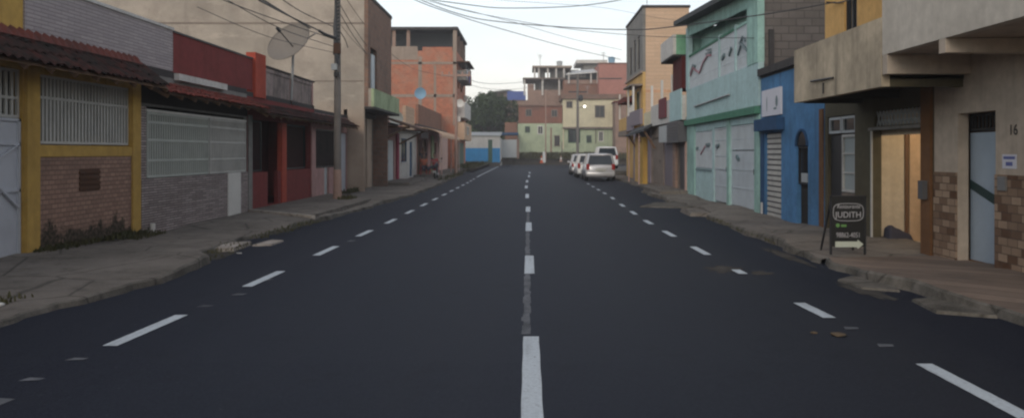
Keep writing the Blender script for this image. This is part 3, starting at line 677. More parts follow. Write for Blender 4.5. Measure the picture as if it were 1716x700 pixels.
# --- L6 pink-magenta house with brown awning
A = thing('house', (-XL, 43, 0), 'small pink and magenta house under a sagging brown lean-to awning on wooden braces', 'house')
shell(A, -1, XL, 39.45, 46.0, 3.2, 7, 'pink', [(41.0, 42.2, .2, 2.3), (42.6, 44.6, .2, 2.4)], floor=.22)
slab(A, 'pillar', 'magenta', -1, XL - .1, XL - .01, 40.2, 40.9, .2, 2.8); slab(A, 'pillar', 'magenta', -1, XL - .1, XL - .01, 45.1, 45.8, .2, 2.8)
door(A, -1, XL + .05, 41.02, 42.18, .22, 2.28, 'dark_red'); door(A, -1, XL + .05, 42.62, 44.58, .22, 2.38, 'gate_white', 3); slab(A, 'low_wall', 'pink_light', -1, XL - .06, XL - .01, 39.5, 41.0, .1, 1.1)
gable_roof(A, 'awning', 'rust', [(-5.75, 38.9, 3.02), (-5.75, 46.5, 2.98), (-7.44, 46.5, 3.55), (-7.44, 38.9, 3.62)], .09)
each(A, 'brace', 'wood', [MB().bar((-5.95, y, 2.95), (-7.42, y, 2.2), .09).bar((-5.8, y, 2.92), (-7.42, y, 3.0), .08) for y in (39.3, 46.2)])
slab(A, 'roof_parapet', 'pink_light', -1, XL + .2, XL + .4, 39.6, 44.2, 3.34, 3.95)
# roof clutter : water tank
T = thing('water_tank', (-8.6, 44, 3.34), 'pale blue round water tank on the flat roof above the brown awning', 'water tank')
MB().loft([[(-8.6 + r_ * math.cos(k * math.pi / 8), 44 + r_ * math.sin(k * math.pi / 8), z) for k in range(16)] for z, r_ in ((3.34, .45), (4.5, .55), (4.55, .6), (4.68, .5), (4.78, .12))]).build('tank', 'tank_blue', T)
# --- L7 white house
A = thing('house', (-XL, 50, 0), 'white house with dark blue shuttered windows between the pink house and the bar', 'house')
shell(A, -1, XL, 46.0, 53.4, 3.0, 7, 'white_wall', [(47.0, 49.3, 1.15, 2.55), (50.4, 51.6, .2, 2.4)], floor=.22)
window(A, -1, XL, 47.0, 49.3, 1.15, 2.55, 'blue_dark', 'glass_dark', sill='white_wall'); door(A, -1, XL + .05, 50.42, 51.58, .22, 2.38, 'blue_dark')
slab(A, 'roof_parapet', 'peach', -1, XL + .1, XL + .3, 49.5, 53.3, 3.14, 4.6); slab(A, 'roof_sheet', 'tin_roof', -1, XL - .5, XL - .001, 46.1, 53.3, 3.0, 3.05)
# --- L8 bar with arched peach awning
A = thing('bar', (-XL, 60, 0), 'small bar with a curved peach awning, warm brown doorway and pale pink wall', 'bar')
shell(A, -1, XL, 53.4, 73.4, 3.5, 7, 'pink', [(54.2, 56.2, .25, 2.6), (57.0, 59.6, .25, 2.7), (63.5, 65.2, .25, 2.5)], floor=.27, interior='brown_column')
slab(A, 'doorway_trim', 'wood', -1, XL - .05, XL - .005, 53.9, 54.18, .25, 2.8); slab(A, 'doorway_trim', 'wood', -1, XL - .05, XL - .005, 56.25, 56.5, .25, 2.8)
door(A, -1, XL + .1, 57.02, 58.2, .27, 2.68, 'wood', 4); slab(A, 'pillar', 'green_dirty', -1, XL - .12, XL - .005, 61.2, 62.4, .2, 3.0); slab(A, 'wall_panel', 'pink_light', -1, XL - .1, XL - .01, 66, 73.2, .2, 3.1)
m = MB(); pr = None
for i in range(13):
    a = (math.pi * .5) * i / 12; p = (-XL + 1.75 * math.sin(a), 2.75 + .65 * math.cos(a))
    if pr: m.quad((pr[0], 53.2, pr[1]), (p[0], 53.2, p[1]), (p[0], 67, p[1]), (pr[0], 67, pr[1])); m.quad((pr[0], 53.2, pr[1] - .05), (pr[0], 67, pr[1] - .05), (p[0], 67, p[1] - .05), (p[0], 53.2, p[1] - .05)); m.quad((pr[0], 53.2, pr[1]), (pr[0], 53.2, pr[1] - .05), (p[0], 53.2, p[1] - .05), (p[0], 53.2, p[1]))
    pr = p
m.build('awning', 'peach', A)
each(A, 'awning_post', 'pink_light', [MB().tube([(-5.78, y, .2), (-5.78, y, 2.75)], .04, 6) for y in (53.5, 60, 66.8)])
slab(A, 'upper_wall', 'warm_block', -1, XL + .5, XL + .7, 58, 73.3, 3.63, 5.2)
# --- L9 orange brick building
A = thing('apartment_building', (-6.6, 78, 0), 'tall bare orange brick building with an open top floor under a flat dark roof', 'building')
Y9 = 73.6; x9 = -6.6; YZ = 84
m = MB(); wallmesh(m, 'Y', Y9, -18, x9, -.3, 11.0, (), .2, -1); m.build('side_wall', 'hollow_brick', A)
m = MB(); wallmesh(m, 'X', x9, Y9 + .201, YZ, -.3, 11.0, [(74.6, 76.2, 7.7, 9.3), (78, 80, 7.6, 9.5), (75, 76.6, 4.7, 6.2), (79, 81, 4.5, 6.4), (75, 82, .1, 2.7)], .2, 1); m.build('wall', 'hollow_brick', A)
MB().box(-18, x9 - .2, YZ - .2, YZ, -.3, 11).box(-18, -17.8, Y9 + .2, YZ - .2, -.3, 11).build('rear_wall', 'old_brick', A)
m = MB(); m.box(-17.7, x9 - .25, Y9 + .25, YZ - .25, 10.8, 10.95)
for z in (3.0, 6.0, 8.3): m.box(-17.7, x9 - .25, Y9 + .25, YZ - .25, z, z + .15)
m.build('floor_slab', 'slab_dark', A)
m = MB(); o_ = Y9 - .03
def fx(x): return (x - XC) * Y9 / F
def fz(y): return H + (YH - y) * Y9 / F
for xa, xb, ya, yb in ((701, 707, 95, 200), (727, 731, 110, 205), (759, 765, 45, 210), (656, 765, 104, 108), (656, 765, 158, 163)): m.box(fx(xa), fx(xb), o_, Y9 - .001, fz(yb), fz(ya))
m.build('concrete_frame', 'concrete_frame', A)
each(A, 'column', 'pinkish_block', [MB().box(fx(x) - .15, fx(x) + .15, Y9 + .02, Y9 + .3, 11.001, 12.9) for x in (660, 684, 763)] + [MB().box(x9 - .3, x9, y - .15, y + .15, 11.001, 12.9) for y in (77.5, 81, 83.8)])
MB().box(-18.2, x9 + .15, Y9 - .25, YZ + .2, 12.9, 13.15).build('roof', 'slab_dark', A)
each(A, 'inner_wall', 'roof_dark', [MB().box(-17.9, x9 - .35, YZ - .5, YZ - .35, 11, 12.9), MB().box(-17.9, x9 - .3, Y9 + 2.2, Y9 + 2.35, 11, 12.9)])
m = MB(); m.box(fx(708), fx(758), Y9 + .01, Y9 + .15, 11.001, 11.35); m.build('parapet', 'hollow_brick', A)
MB().box(fx(656), fx(700), o_, Y9 - .001, fz(106) + .3, fz(78)).build('render_patch', 'concrete_frame', A)
slab(A, 'balcony', 'grey_facade', -1, 5.75, 6.59, 74.2, 81, 8.4, 9.3); slab(A, 'balcony', 'white_wall', -1, 5.9, 6.59, 74.5, 82, 4.95, 6.4); slab(A, 'balcony', 'peach', -1, 5.9, 6.59, 74.0, 83, 2.9, 4.5)
slab(A, 'balcony_roof', 'rust', -1, 5.45, 6.59, 74.0, 80.5, 10.0, 10.12)
window(A, -1, 5.85, 76.5, 78.5, 3.4, 4.2, 'white_paint', rec=0); grille(A, -1, 5.8, 74.3, 81, 9.3, 9.9, 'dark_metal', .5, .05)
for y, z, mt in ((74.6, 9.2, 'sign_white'), (76.2, 9.1, 'cloth_maroon'), (77.6, 9.2, 'blue_sheet'), (79.2, 9.1, 'shirt_orange')):
    q = tag(MB().box(-5.70, -5.73, y, y + .9, z - .7, z + .2).build('laundry', mt), {'sign_white': 'white', 'cloth_maroon': 'maroon', 'blue_sheet': 'blue', 'shirt_orange': 'orange'}[mt] + ' cloth hung over the upper balcony of the orange brick building', 'laundry')
shutter(A, -1, 6.6, 75.02, 81.98, .1, 2.68, 'green_gate', 'gate', .3)
B = thing('satellite_dish', (-5.7, 74.1, 5.4), 'small white satellite dish fixed low on the corner of the orange brick building', 'satellite dish')
m = MB(); c = Vector((-6.25, 73.2, 6.2)); rr = []
for i in range(5):
    r_ = .36 * i / 4 + .01; rr.append([(c.x + r_ * math.cos(k * math.pi / 8), c.y - .12 * (r_ / .36) ** 2, c.z + r_ * math.sin(k * math.pi / 8)) for k in range(16)])
m.loft(rr, False); m.build('reflector', 'white_paint', B); MB().tube([tuple(c), (c.x, c.y + .4, c.z - .2)], .03, 6).tube([tuple(c), (c.x, c.y - .35, c.z)], .015, 6).build('arm', 'steel', B)

def ac(x, y, z, label, s_=-1):
    T = thing('air_conditioner', (x, y, z), label, 'air conditioner'); MB().box(x, x - s_ * .3, y, y + .7, z, z + .5).build('case', 'white_paint', T, bevel=.02)
    MB().tube([(x - s_ * .301, y + .35, z + .25), (x - s_ * .31, y + .35, z + .25)], .18, 12).build('fan_grille', 'bumper_grey', T)
for y, z, c_ in ((40.5, 3.35, 'pale'), (47.8, 3.1, 'greenish'), (58.5, 5.35, 'bluish')):
    T = thing('satellite_dish', (-7.9, y, z), 'small ' + c_ + ' satellite dish on a low roof ' + {40.5: 'over the brown awning', 47.8: 'of the white house', 58.5: 'above the bar'}[y], 'satellite dish'); mm = MB(); rr = []
    for i in range(5): q = .42 * i / 4 + .01; rr.append([(-7.85 + q * math.cos(k * math.pi / 7), y - .15 * (q / .42) ** 2, z + .65 + q * math.sin(k * math.pi / 7)) for k in range(14)])
    mm.loft(rr, False).build('reflector', {'pale': 'white_paint', 'greenish': 'grille_pale', 'bluish': 'tank_blue'}[c_], T, True); MB().tube([(-7.85, y + .05, z), (-7.85, y + .03, z + .6)], .03, 6).build('mast', 'steel', T)
ac(-6.58, 81.6, 7.0, 'white air conditioner on the street face of the orange brick building, upper one'); ac(-6.58, 74.0, 4.55, 'white air conditioner under the white balcony of the orange brick building')
B = thing('sign_board', (-7.3, 61, 3.0), 'blank faded green and white shop board hanging above the bar', 'sign'); MB().box(-7.38, -6.9, 55.2, 55.3, 2.7, 3.3).build('panel', 'sign_white', B); MB().tube([(-7.44, 55.25, 3.2), (-6.9, 55.25, 3.2)], .02, 6).build('bracket', 'dark_metal', B)
def crate(x, y, z, mat, label):
    T = thing('crate', (x, y, z), label, 'crate'); m = MB()
    for k in range(4): m.box(x - .2, x + .2, y - .15, y - .13, z + .02 + k * .08, z + .07 + k * .08); m.box(x - .2, x + .2, y + .13, y + .15, z + .02 + k * .08, z + .07 + k * .08); m.box(x - .2, x - .18, y - .13, y + .13, z + .02 + k * .08, z + .07 + k * .08); m.box(x + .18, x + .2, y - .13, y + .13, z + .02 + k * .08, z + .07 + k * .08)
    m.build('slats', mat, T); MB().box(x - .18, x + .18, y - .13, y + .13, z, z + .02).build('base', mat, T)
crate(-7.1, 56.8, .26, 'plastic_red', 'red bottle crate on the pavement beside the bar doorway')
# ================= RIGHT SIDE =================
XR = 6.05
# --- R1
A = thing('house', (XR, 8, 0), 'near house with a beige upper floor overhanging, brown tiled lower wall and pale metal door', 'house')
shell(A, 1, XR, -8, 12.03, 3.04, 8, 'beige_smooth', [(10.44, 11.36, .0, 2.25)], floor=.2, idepth=.3, interior='brown_column', roof='slab_dark')  # also carried on out of view behind the camera, darkening the near street
m = MB()
for a, b in ((-7.9, 10.43), (11.37, 12.0)): m.box(XR - .022, XR - .002, a, b, -.1, 1.42)
m.build('tile_cladding', 'wall_tiles', A)
dr = door(A, 1, XR + .2, 10.4, 11.4, .16, 1.98, 'door_blue_grey', 0)
MB().quad((XR + .192, 11.4, 1.33), (XR + .192, 10.42, 1.02), (XR + .192, 10.42, .88), (XR + .192, 11.4, 1.20)).build('stripe', 'stripe_dark', dr)
grille(A, 1, XR + .2, 10.45, 11.35, 2.0, 2.25, 'dark_metal', .09, .03)
m = MB(); m.box(4.9, 4.9 + .14, -8, 11.17, 3.05, 6.2); m.box(4.9, 12, 11.0, 11.17, 3.05, 6.2) if False else None; m.box(5.041, XR - .01, 11.03, 11.17, 3.052, 6.2); m.build('upper_wall', 'beige_light', A)
MB().box(5.05, XR + .2, -8, 11.02, 3.056, 3.2).build('overhang_floor', 'beige_smooth', A)
for y in (11.09, 9.55, 6.6): MB().box(4.902, XR - .004, y - .075, y + .075, 2.78 if y > 11 else 2.88, 3.048).build('beam', 'beige_smooth', A)
MB().box(XR + .01, 14, -7.9, 11.9, 3.2, 6.2).build('upper_body', 'beige_light', A)
text(A, 'house_number', '16', (XR - .006, 10.05, 1.98), (R(90), 0, R(-90)), .19, 'dark_metal')
pp = MB().box(XR - .008, XR - .002, 9.98, 10.28, 1.50, 1.68).build('notice', 'sign_white', A)
MB().box(XR - .011, XR - .0085, 10.01, 10.25, 1.62, 1.655).box(XR - .011, XR - .0085, 10.06, 10.20, 1.535, 1.585).build('notice_print', 'sign_blue', pp)
MB().box(XR - .05, XR - .001, 10.15, 10.32, 1.22, 1.40).build('letter_slot', 'steel', A)
# --- R2 olive shop
A = thing('shop', (XR, 14.2, 0), 'dark olive shop with a warmly lit open doorway and stained concrete balcony above', 'shop')
shell(A, 1, XR, 12.03, 16.47, 2.72, 6, 'olive', [(12.36, 14.16, .12, 2.08), (12.4, 14.1, 2.16, 2.42), (14.95, 16.3, .1, 2.42)], floor=.14, idepth=2.2, interior='shop_tan')
slab(A, 'pillar', 'brown_column', 1, XR - .05, XR - .004, 12.05, 12.34, .0, 2.71)
slab(A, 'lintel', 'grey_facade', 1, XR - .03, XR - .003, 12.36, 14.3, 2.09, 2.14)
m = MB(); m.box(XR - .02, XR + .1, 14.165, 14.22, .1, 2.08); m.build('door_frame', 'grille_white', A)
m = MB()
for i in range(13):
    y = 12.4 + i * .131
    m.bar((XR + .05, y, 2.16), (XR + .05, y + .13, 2.42), .02); m.bar((XR + .05, y + .13, 2.16), (XR + .05, y, 2.42), .02)
m.build('transom_lattice', 'shutter_grey', A)
each(A, 'partition', 'shop_tan', [MB().box(XR + .155, XR + 2.3, 14.3, 14.36, .14, 2.6), MB().box(XR + .155, XR + 2.3, 12.2, 12.26, .14, 2.6)])
MB().box(XR + .62, XR + .68, 14.27, 14.299, .14, 2.05).build('door_post', 'wood', A)
MB().box(XR + .7, XR + 1.3, 14.27, 14.298, .14, 2.6).build('orange_panel', 'shop_orange', A)
MB().box(XR + .16, XR + 2.3, 14.37, 14.4, .14, 2.6).build('interior', 'dark_interior', A)
MB().box(XR + .17, XR + .2, 12.4, 14.28, 2.0, 2.6).build('ceiling_edge', 'shop_tan', A)
lo = thing('ceiling_lamp', (XR + 1.2, 13.2, 2.45), 'warm lamp glowing inside the lit shop doorway', 'lamp')
MB().sphere((XR + 1.2, 13.2, 2.40), .06).build('bulb', 'lamp_warm', lo, True); MB().tube([(XR + 1.2, 13.2, 2.46), (XR + 1.2, 13.2, 2.7)], .012, 6).build('cord', 'cable_black', lo)
ld = bpy.data.lights.new('shop_bulb_light', 'POINT'); ld.energy = 26; ld.color = (1, .80, .56); ld.shadow_soft_size = .15
lb = bpy.data.objects.new('shop_bulb_light', ld); COL.objects.link(lb); lb.location = (XR + 1.0, 13.1, 2.25)
window(A, 1, XR, 14.97, 15.62, .95, 2.05, 'grille_white', 'glass_frosted', .05, 0, 2); window(A, 1, XR, 14.97, 15.62, 2.08, 2.4, 'shutter_grey', 'glass_dark', .05, 0); window(A, 1, XR, 15.66, 16.28, 2.08, 2.4, 'shutter_grey', 'glass_dark', .05, 0)
slab(A, 'low_wall', 'greybrown', 1, XR + .02, XR + .1, 14.97, 15.62, .1, .93); MB().box(XR + .06, XR + .1, 15.66, 16.28, .12, 2.05).build('door', 'dark_metal', A)
slab(A, 'meter_box', 'bumper_grey', 1, XR - .13, XR - .051, 12.12, 12.26, 1.0, 1.28)
slab(A, 'balcony_wall', 'balcony_concrete', 1, 4.9, 5.02, 11.2, 14.87, 2.62, 3.58); slab(A, 'balcony_wall', 'balcony_concrete', 1, 5.021, XR - .01, 14.75, 14.87, 2.62, 3.58)
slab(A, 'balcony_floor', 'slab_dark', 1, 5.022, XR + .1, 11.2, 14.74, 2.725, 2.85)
slab(A, 'balcony_wall', 'olive', 1, 5.021, XR - .01, 11.2, 11.32, 2.62, 3.4)
for y in (13.2, 14.66): MB().box(5.03, XR - .005, y - .07, y + .07, 2.6, 2.72).build('beam', 'olive_dark', A)
m = MB(); m.tube([(4.88, 13.35, 2.86), (4.88, 13.35, 2.68)], .012, 6).tube([(4.87, 13.9, 2.93), (4.87, 12.9, 2.9)], .018, 6); m.build('flag_bracket', 'dark_metal', A)
m = MB(); wallmesh(m, 'X', XR, 11.95, 16.45, 2.86, 6.2, [(14.85, 15.45, 2.9, 4.9), (12.3, 13.6, 3.6, 4.9)], .15, -1); m.build('upper_wall', 'orange_wall', A)
window(A, 1, XR, 14.85, 15.45, 2.9, 4.9, 'dark_metal', 'glass_dark'); window(A, 1, XR, 12.3, 13.6, 3.6, 4.9, 'dark_metal', 'glass_dark')
MB().box(XR + .16, 12, 11.96, 12.1, 2.86, 6.2).box(XR + .16, 12, 16.3, 16.44, 2.86, 6.2).build('upper_side_wall', 'blockwork', A)
MB().box(XR - .2, 12, 11.9, 16.46, 6.21, 6.35).build('upper_roof', 'slab_dark', A)
# things in the shop / on the pavement
B = thing('bag', (6.4, 13.95, .14), 'dark bundle lying just inside the lit shop doorway', 'bag')
MB().loft([[(6.22, 13.9, .142), (6.66, 13.86, .142), (6.68, 14.2, .142), (6.24, 14.22, .142)], [(6.24, 13.92, .36), (6.60, 13.9, .30), (6.62, 14.18, .28), (6.26, 14.2, .40)], [(6.30, 13.98, .46), (6.42, 13.98, .36), (6.44, 14.12, .36), (6.32, 14.12, .44)]]).build('bundle', 'shirt_dark', B, bevel=.03)
# --- sandwich board
sx0, sx1, Yb = 1396, 1449, 12.05
B = thing('sign_board', ((1422 - XC) * Yb / F, Yb, .19), 'black advertising board on legs with white lettering and arrow on the pavement', 'sign')
xa = (1394 - XC) * Yb / F; xb = (1449 - XC) * Yb / F; zt = Zp(1422, 330, (1422 - XC) * Yb / F); zb = Zp(1422, 424, (1422 - XC) * Yb / F)
W_ = xb - xa; m = MB(); m.box(xa, xb, Yb, Yb + .03, zb + .10, zt); m.build('panel', 'sign_black', B)
m = MB(); m.box(xa - .02, xa, Yb - .01, Yb + .04, zb - .02, zt + .01); m.box(xb, xb + .02, Yb - .01, Yb + .04, zb - .02, zt + .01); m.bar((xa, Yb + .04, zt - .05), (xa, Yb + .45, zb), .025); m.bar((xb, Yb + .04, zt - .05), (xb, Yb + .45, zb), .025); m.box(xa - .02, xb + .02, Yb - .01, Yb + .04, zt, zt + .02)
m.build('frame', 'dark_metal', B)
cx = (xa + xb) / 2; hh = zt - zb; rt = (R(90), 0, 0); yy = Yb - .004
text(B, 'lettering', 'Restaurante', (cx, yy, zt - hh * .17), rt, .085, 'sign_grey', .001, .85, .3); text(B, 'lettering', 'JUDITH', (cx, yy, zt - hh * .32), rt, .125, 'sign_grey', .001, .95)
text(B, 'lettering', '98862-4051', (cx, yy, zt - hh * .68), rt, .105, 'sign_grey', .001, .72)
m = MB()
for i in range(20):
    a = math.pi * 2 * i / 20; b = math.pi * 2 * (i + 1) / 20; f = lambda t: (cx + math.copysign(abs(math.cos(t)) ** .5, math.cos(t)) * W_ * .46, yy, zt - hh * .27 + math.copysign(abs(math.sin(t)) ** .6, math.sin(t)) * hh * .155)
    m.bar(f(a), f(b), .008)
m.build('logo_outline', 'sign_grey', B)
m = MB(); m.sphere((xa + W_ * .18, yy, zt - hh * .505), .03, .003, .03, 12); m.box(xa + W_ * .28, xa + W_ * .44, yy - .002, yy + .003, zt - hh * .53, zt - hh * .49); m.build('green_mark', 'sign_green', B)
za = zt - hh * .84; m = MB(); a0 = xa + W_ * .1; a1 = xb - W_ * .04; ah = hh * .05
n0 = len(m.v); m.quad((a0, yy - .002, za - ah), (a1 - .09, yy - .002, za - ah), (a1 - .09, yy - .002, za + ah), (a0, yy - .002, za + ah)); m.quad((a1 - .09, yy - .002, za - ah * 1.7), (a1, yy - .002, za), (a1 - .09, yy - .002, za + ah * 1.7))
m.build('arrow', 'sign_arrow', B)
# --- R3 blue shop
A = thing('shop', (XR, 18.7, 0), 'small bright blue shop with grey roller shutter, white signboard and an arched doorway', 'shop')
ya, yb2 = 17.45, 18.2
shell(A, 1, XR, 16.47, 21.0, 3.62, 7, 'blue', [(19.3, 20.55, .08, 2.2), (ya, yb2, .08, 1.85)], floor=.1)
slab(A, 'roof_edge', 'slab_dark', 1, XR - .1, XR + .05, 16.5, 20.98, 3.68, 3.86)
shutter(A, 1, XR + .03, 19.32, 20.53, .1, 2.2, 'grille_white', step=.13)
MB().box(XR - .05, XR - .002, 19.2, 20.65, .02, .1).box(XR - .25, XR - .051, 19.1, 20.8, -.02, .06).build('step', 'kerb_concrete', A)
slab(A, 'shutter_box', 'blue_dark', 1, XR - .2, XR - .003, 19.05, 20.95, 2.25, 2.55)
sb = slab(A, 'signboard', 'sign_white', 1, XR - .05, XR - .004, 19.2, 20.75, 2.62, 3.28)
each(sb, 'sign_print', 'zig_dark', [MB().sphere((XR - .052, 19.5, 2.95), .004, .10, .14), MB().sphere((XR - .052, 20.3, 2.92), .004, .03, .2), MB().sphere((XR - .052, 19.62, 2.78), .004, .14, .03)])
# arch head
m = MB(); r_ = (yb2 - ya) / 2; cy = (ya + yb2) / 2; k = 12
# the arched top is cut as a dark arched panel proud of the wall, under a thin moulding
arc = [(cy + r_ * math.cos(math.pi * i / k), 1.85 + r_ * .95 * math.sin(math.pi * i / k)) for i in range(k + 1)]
m.loft([[(XR - .004, y, z) for y, z in arc], [(XR + .0, y, z) for y, z in arc]]); m.build('arch_window', 'glass_dark', A)
m = MB()
for p, q in zip(arc, arc[1:]): m.bar((XR - .012, *p), (XR - .012, *q), .05)
m.build('arch_moulding', 'blue_dark', A)
grille(A, 1, XR + .06, ya + .02, yb2 - .02, 1.0, 1.84, 'dark_metal', .09, .025); door(A, 1, XR + .1, ya + .02, yb2 - .02, .1, 1.0, 'dark_interior', 1)
slab(A, 'meter_box', 'shutter_grey', 1, XR + .04, XR + .09, 17.6, 18.0, 1.05, 1.25)
slab(A, 'corner_trim', 'brown_column', 1, XR - .03, XR - .004, 16.5, 16.72, .0, 2.6)
MB().box(XR - .03, XR - .003, 20.68, 20.96, .0, 2.21).build('corner_trim', 'blue_dark', A)
slab(A, 'white_mark', 'white_paint', 1, XR - .035, XR - .031, 20.72, 20.9, .1, .42)
# --- R4 green two storey
A = thing('house', (XR, 26, 0), 'two storey mint green house with white zigzag railings above and white gates below', 'house')
Y0, Y1 = 21.0, 30.62
shell(A, 1, XR, Y0, Y1, 2.72, 9, 'mint_light', [(21.5, 24.15, .12, 2.5), (24.5, 26.3, .12, 2.5), (26.55, 29.2, 1.15, 2.45)], floor=.14, roof='mint', idepth=1.0, interior='grey_facade')
for a, b in ((21.02, 21.48), (24.16, 24.48), (29.22, 30.6)): slab(A, 'pillar', 'mint', 1, XR - .04, XR - .003, a, b, .05, 2.7)
gg = door(A, 1, XR + .03, 21.52, 24.13, .16, 1.75, 'gate_white', 2); grille(A, 1, XR + .04, 21.52, 24.13, 1.78, 2.48, 'gate_white', .06, .045, (2.1,))
door(A, 1, XR + .03, 24.52, 26.28, .16, 1.15, 'gate_white', 1); grille(A, 1, XR + .04, 24.52, 26.28, 1.17, 2.48, 'gate_white', .07, .035, (2.1, 1.6))
grille(A, 1, XR + .02, 26.57, 29.18, 1.17, 2.43, 'gate_white', .07, .045, (1.8,))
slab(A, 'rail', 'zig_dark', 1, XR - .03, XR - .004, 26.6, 29.1, 1.08, 1.13)
def zig(root, X, ycs, z0, mat, w=.05, dy=.3, dz=.22):
    m = MB(); P = [(X, y, z0 + z) for y, z in ycs]
    for p, q in zip(P, P[1:]): m.bar(p, q, w * .6, w)
    return m.build('zigzag', mat, root)
XU = XR - .06
slab(A, 'band', 'green_band', 1, XU - .10, XR - .003, Y0 + .02, Y1 - .02, 2.72, 2.92)
slab(A, 'upper_wall', 'mint_light', 1, XU, XU + .15, Y0 + .02, Y1 - .02, 2.93, 4.06)
slab(A, 'upper_wall', 'mint', 1, XU + .5, XU + .65, Y0 + .02, Y1 - .02, 2.93, 6.1)
slab(A, 'pillar', 'mint', 1, XU - .02, XU + .2, Y0 + .02, 22.05, 4.061, 6.05); slab(A, 'pillar', 'mint_light', 1, XU - .02, XU + .15, 30.2, Y1 - .02, 4.061, 6.4)
for a, b, i in ((22.08, 23.3, 0), (23.6, 25.3, 1), (25.45, 30.15, 2)):
    rl = grille(A, 1, XU + .05, a, b, 4.07, 5.26, 'gate_white', .055, .042, (4.4, 4.9), .05, 'railing'); slab(A, 'handrail', 'green_band' if i else 'mint', 1, XU, XU + .12, a, b, 5.262, 5.33)
    slab(A, 'post', 'mint_light', 1, XU - .01, XU + .13, b, b + .14, 4.07, 5.4)
zig(A, XU + .0, [(29.9, .0), (29.4, .25), (28.9, .1), (28.3, -.05), (27.7, .25), (27.0, .42), (26.5, .35)], 4.55, 'zig_red', .06)
zig(A, XU + .0, [(29.9, .1), (29.4, .35), (29.0, .25)], 4.55, 'zig_dark', .07); zig(A, XU, [(27.3, .45), (26.5, .42)], 4.58, 'zig_dark', .06); zig(A, XU, [(27.2, .58), (26.5, .52)], 4.58, 'zig_dark', .05)
zig(A, XU, [(23.1, .0), (22.75, .28), (22.4, .14), (22.1, .0)], 4.5, 'zig_dark', .07); zig(A, XU, [(22.9, .3), (22.6, .45), (22.3, .3)], 4.5, 'zig_dark', .06)
zig(A, XU, [(25.0, .1), (24.7, .2)], 4.5, 'zig_dark', .1); zig(A, XU, [(24.1, .1), (23.85, .3)], 4.5, 'zig_dark', .08)
zig(A, XR - .01, [(29.0, .1), (28.7, .12)], 1.75, 'zig_dark', .09); zig(A, XR - .01, [(28.3, -.15), (27.9, .0), (27.6, .12)], 1.8, 'zig_red', .05); zig(A, XR - .01, [(27.4, .18), (26.9, .2)], 1.78, 'zig_dark', .1); zig(A, XR - .01, [(26.0, .1), (25.6, .15)], 1.8, 'zig_dark', .08); zig(A, XR - .01, [(23.4, .0), (23.2, -.1)], 1.6, 'zig_dark', .1)
m = MB(); m.tube([(XU - .05, 28.9, 3.35), (XU - .05, 23.9, 3.42)], .03, 6); m.build('rail_pipe', 'steel', A)
m = MB(); wallmesh(m, 'Y', Y0 + .015, XR + .1, 15, 3.0, 6.25, (), .15, -1); m.build('side_wall', 'blockwork', A)
wallm = MB(); wallmesh(wallm, 'Y', Y1 - .015, XR + .1, 15, 2.9, 6.5, (), .15, 1); wallm.build('side_wall', 'mint', A)
slab(A, 'drain_pipe', 'slab_dark', 1, XR + .2, XR + .32, Y0 - .1, Y0 + .01, 3.7, 4.9)  # narrow dark upright strip on the blockwork side wall
gable_roof(A, 'roof', 'roof_dark', [(5.55, 20.9, 6.12), (5.55, 30.9, 6.72), (15, 30.9, 6.9), (15, 20.9, 6.4)], .16)

m = MB(); m.quad((XU + .02, Y0 + .02, 5.6), (XU + .02, Y1 - .02, 6.1), (XU + .02, Y1 - .02, 6.55), (XU + .02, Y0 + .02, 6.0)); m.quad((XU + .1, Y0 + .02, 5.6), (XU + .1, Y0 + .02, 6.0), (XU + .1, Y1 - .02, 6.55), (XU + .1, Y1 - .02, 6.1)); m.build('roof_board', 'mint', A)
# --- R5 shop row + terrace
A = thing('shop', (XR, 36.5, 0), 'narrow greyish pink shop with a dark box awning and a white walled terrace above', 'shop')
shell(A, 1, XR, 30.62, 41.0, 2.95, 8, 'greybrown', [(31.0, 32.6, .25, 2.3), (33.4, 36.2, .25, 2.4), (37.0, 39.6, .25, 2.4)], floor=.27, roof='slab_dark')
slab(A, 'pillar', 'pink_light', 1, XR - .06, XR - .003, 30.75, 30.98, .2, 2.6); slab(A, 'pillar', 'pinkish_block', 1, XR - .1, XR - .003, 32.7, 33.3, .2, 2.9); slab(A, 'pillar', 'purple_grey', 1, XR - .06, XR - .003, 39.7, 40.6, .2, 2.9)
shutter(A, 1, XR + .05, 31.02, 32.58, .27, 2.28, 'shutter_dark'); shutter(A, 1, XR + .05, 33.42, 36.18, .27, 2.38, 'purple_grey'); door(A, 1, XR + .05, 37.02, 39.58, .27, 2.38, 'greybrown', 3)
m = MB()
for i in range(7): m.box(XR - .35, XR - .3, 30.72, 33.3, 2.1 + i * .12, 2.2 + i * .12)
m.box(XR - .3, XR - .004, 30.72, 33.3, 2.12, 2.9); m.build('awning_box', 'shutter_dark', A)
slab(A, 'awning_box', 'shutter_grey', 1, XR - .3, XR - .004, 33.35, 35.6, 2.15, 2.85)
slab(A, 'terrace_wall', 'white_wall', 1, XR - .2, XR - .06, 30.7, 38.6, 2.96, 3.9); slab(A, 'terrace_wall', 'mint_light', 1, XR - .25, XR - .201, 30.7, 33.2, 2.97, 4.15); slab(A, 'terrace_wall', 'far_cream', 1, XR - .2, XR - .06, 38.65, 40.9, 2.96, 3.7)
for y in (33.0, 35.6, 38.5): slab(A, 'post', 'white_paint', 1, XR - .2, XR - .1, y, y + .12, 3.9, 4.9)
slab(A, 'stair_room_wall', 'dark_red', 1, XR - .22, XR + .5, 30.7, 32.6, 4.16, 5.38)
gb = slab(A, 'upper_balcony', 'white_wall', 1, 5.50, 5.62, 30.7, 33.6, 5.45, 6.2); slab(A, 'upper_balcony', 'green_box', 1, 5.621, 8, 30.7, 30.85, 5.45, 6.2); slab(A, 'upper_balcony_floor', 'slab_dark', 1, 5.52, 8, 30.72, 33.6, 5.38, 5.448)
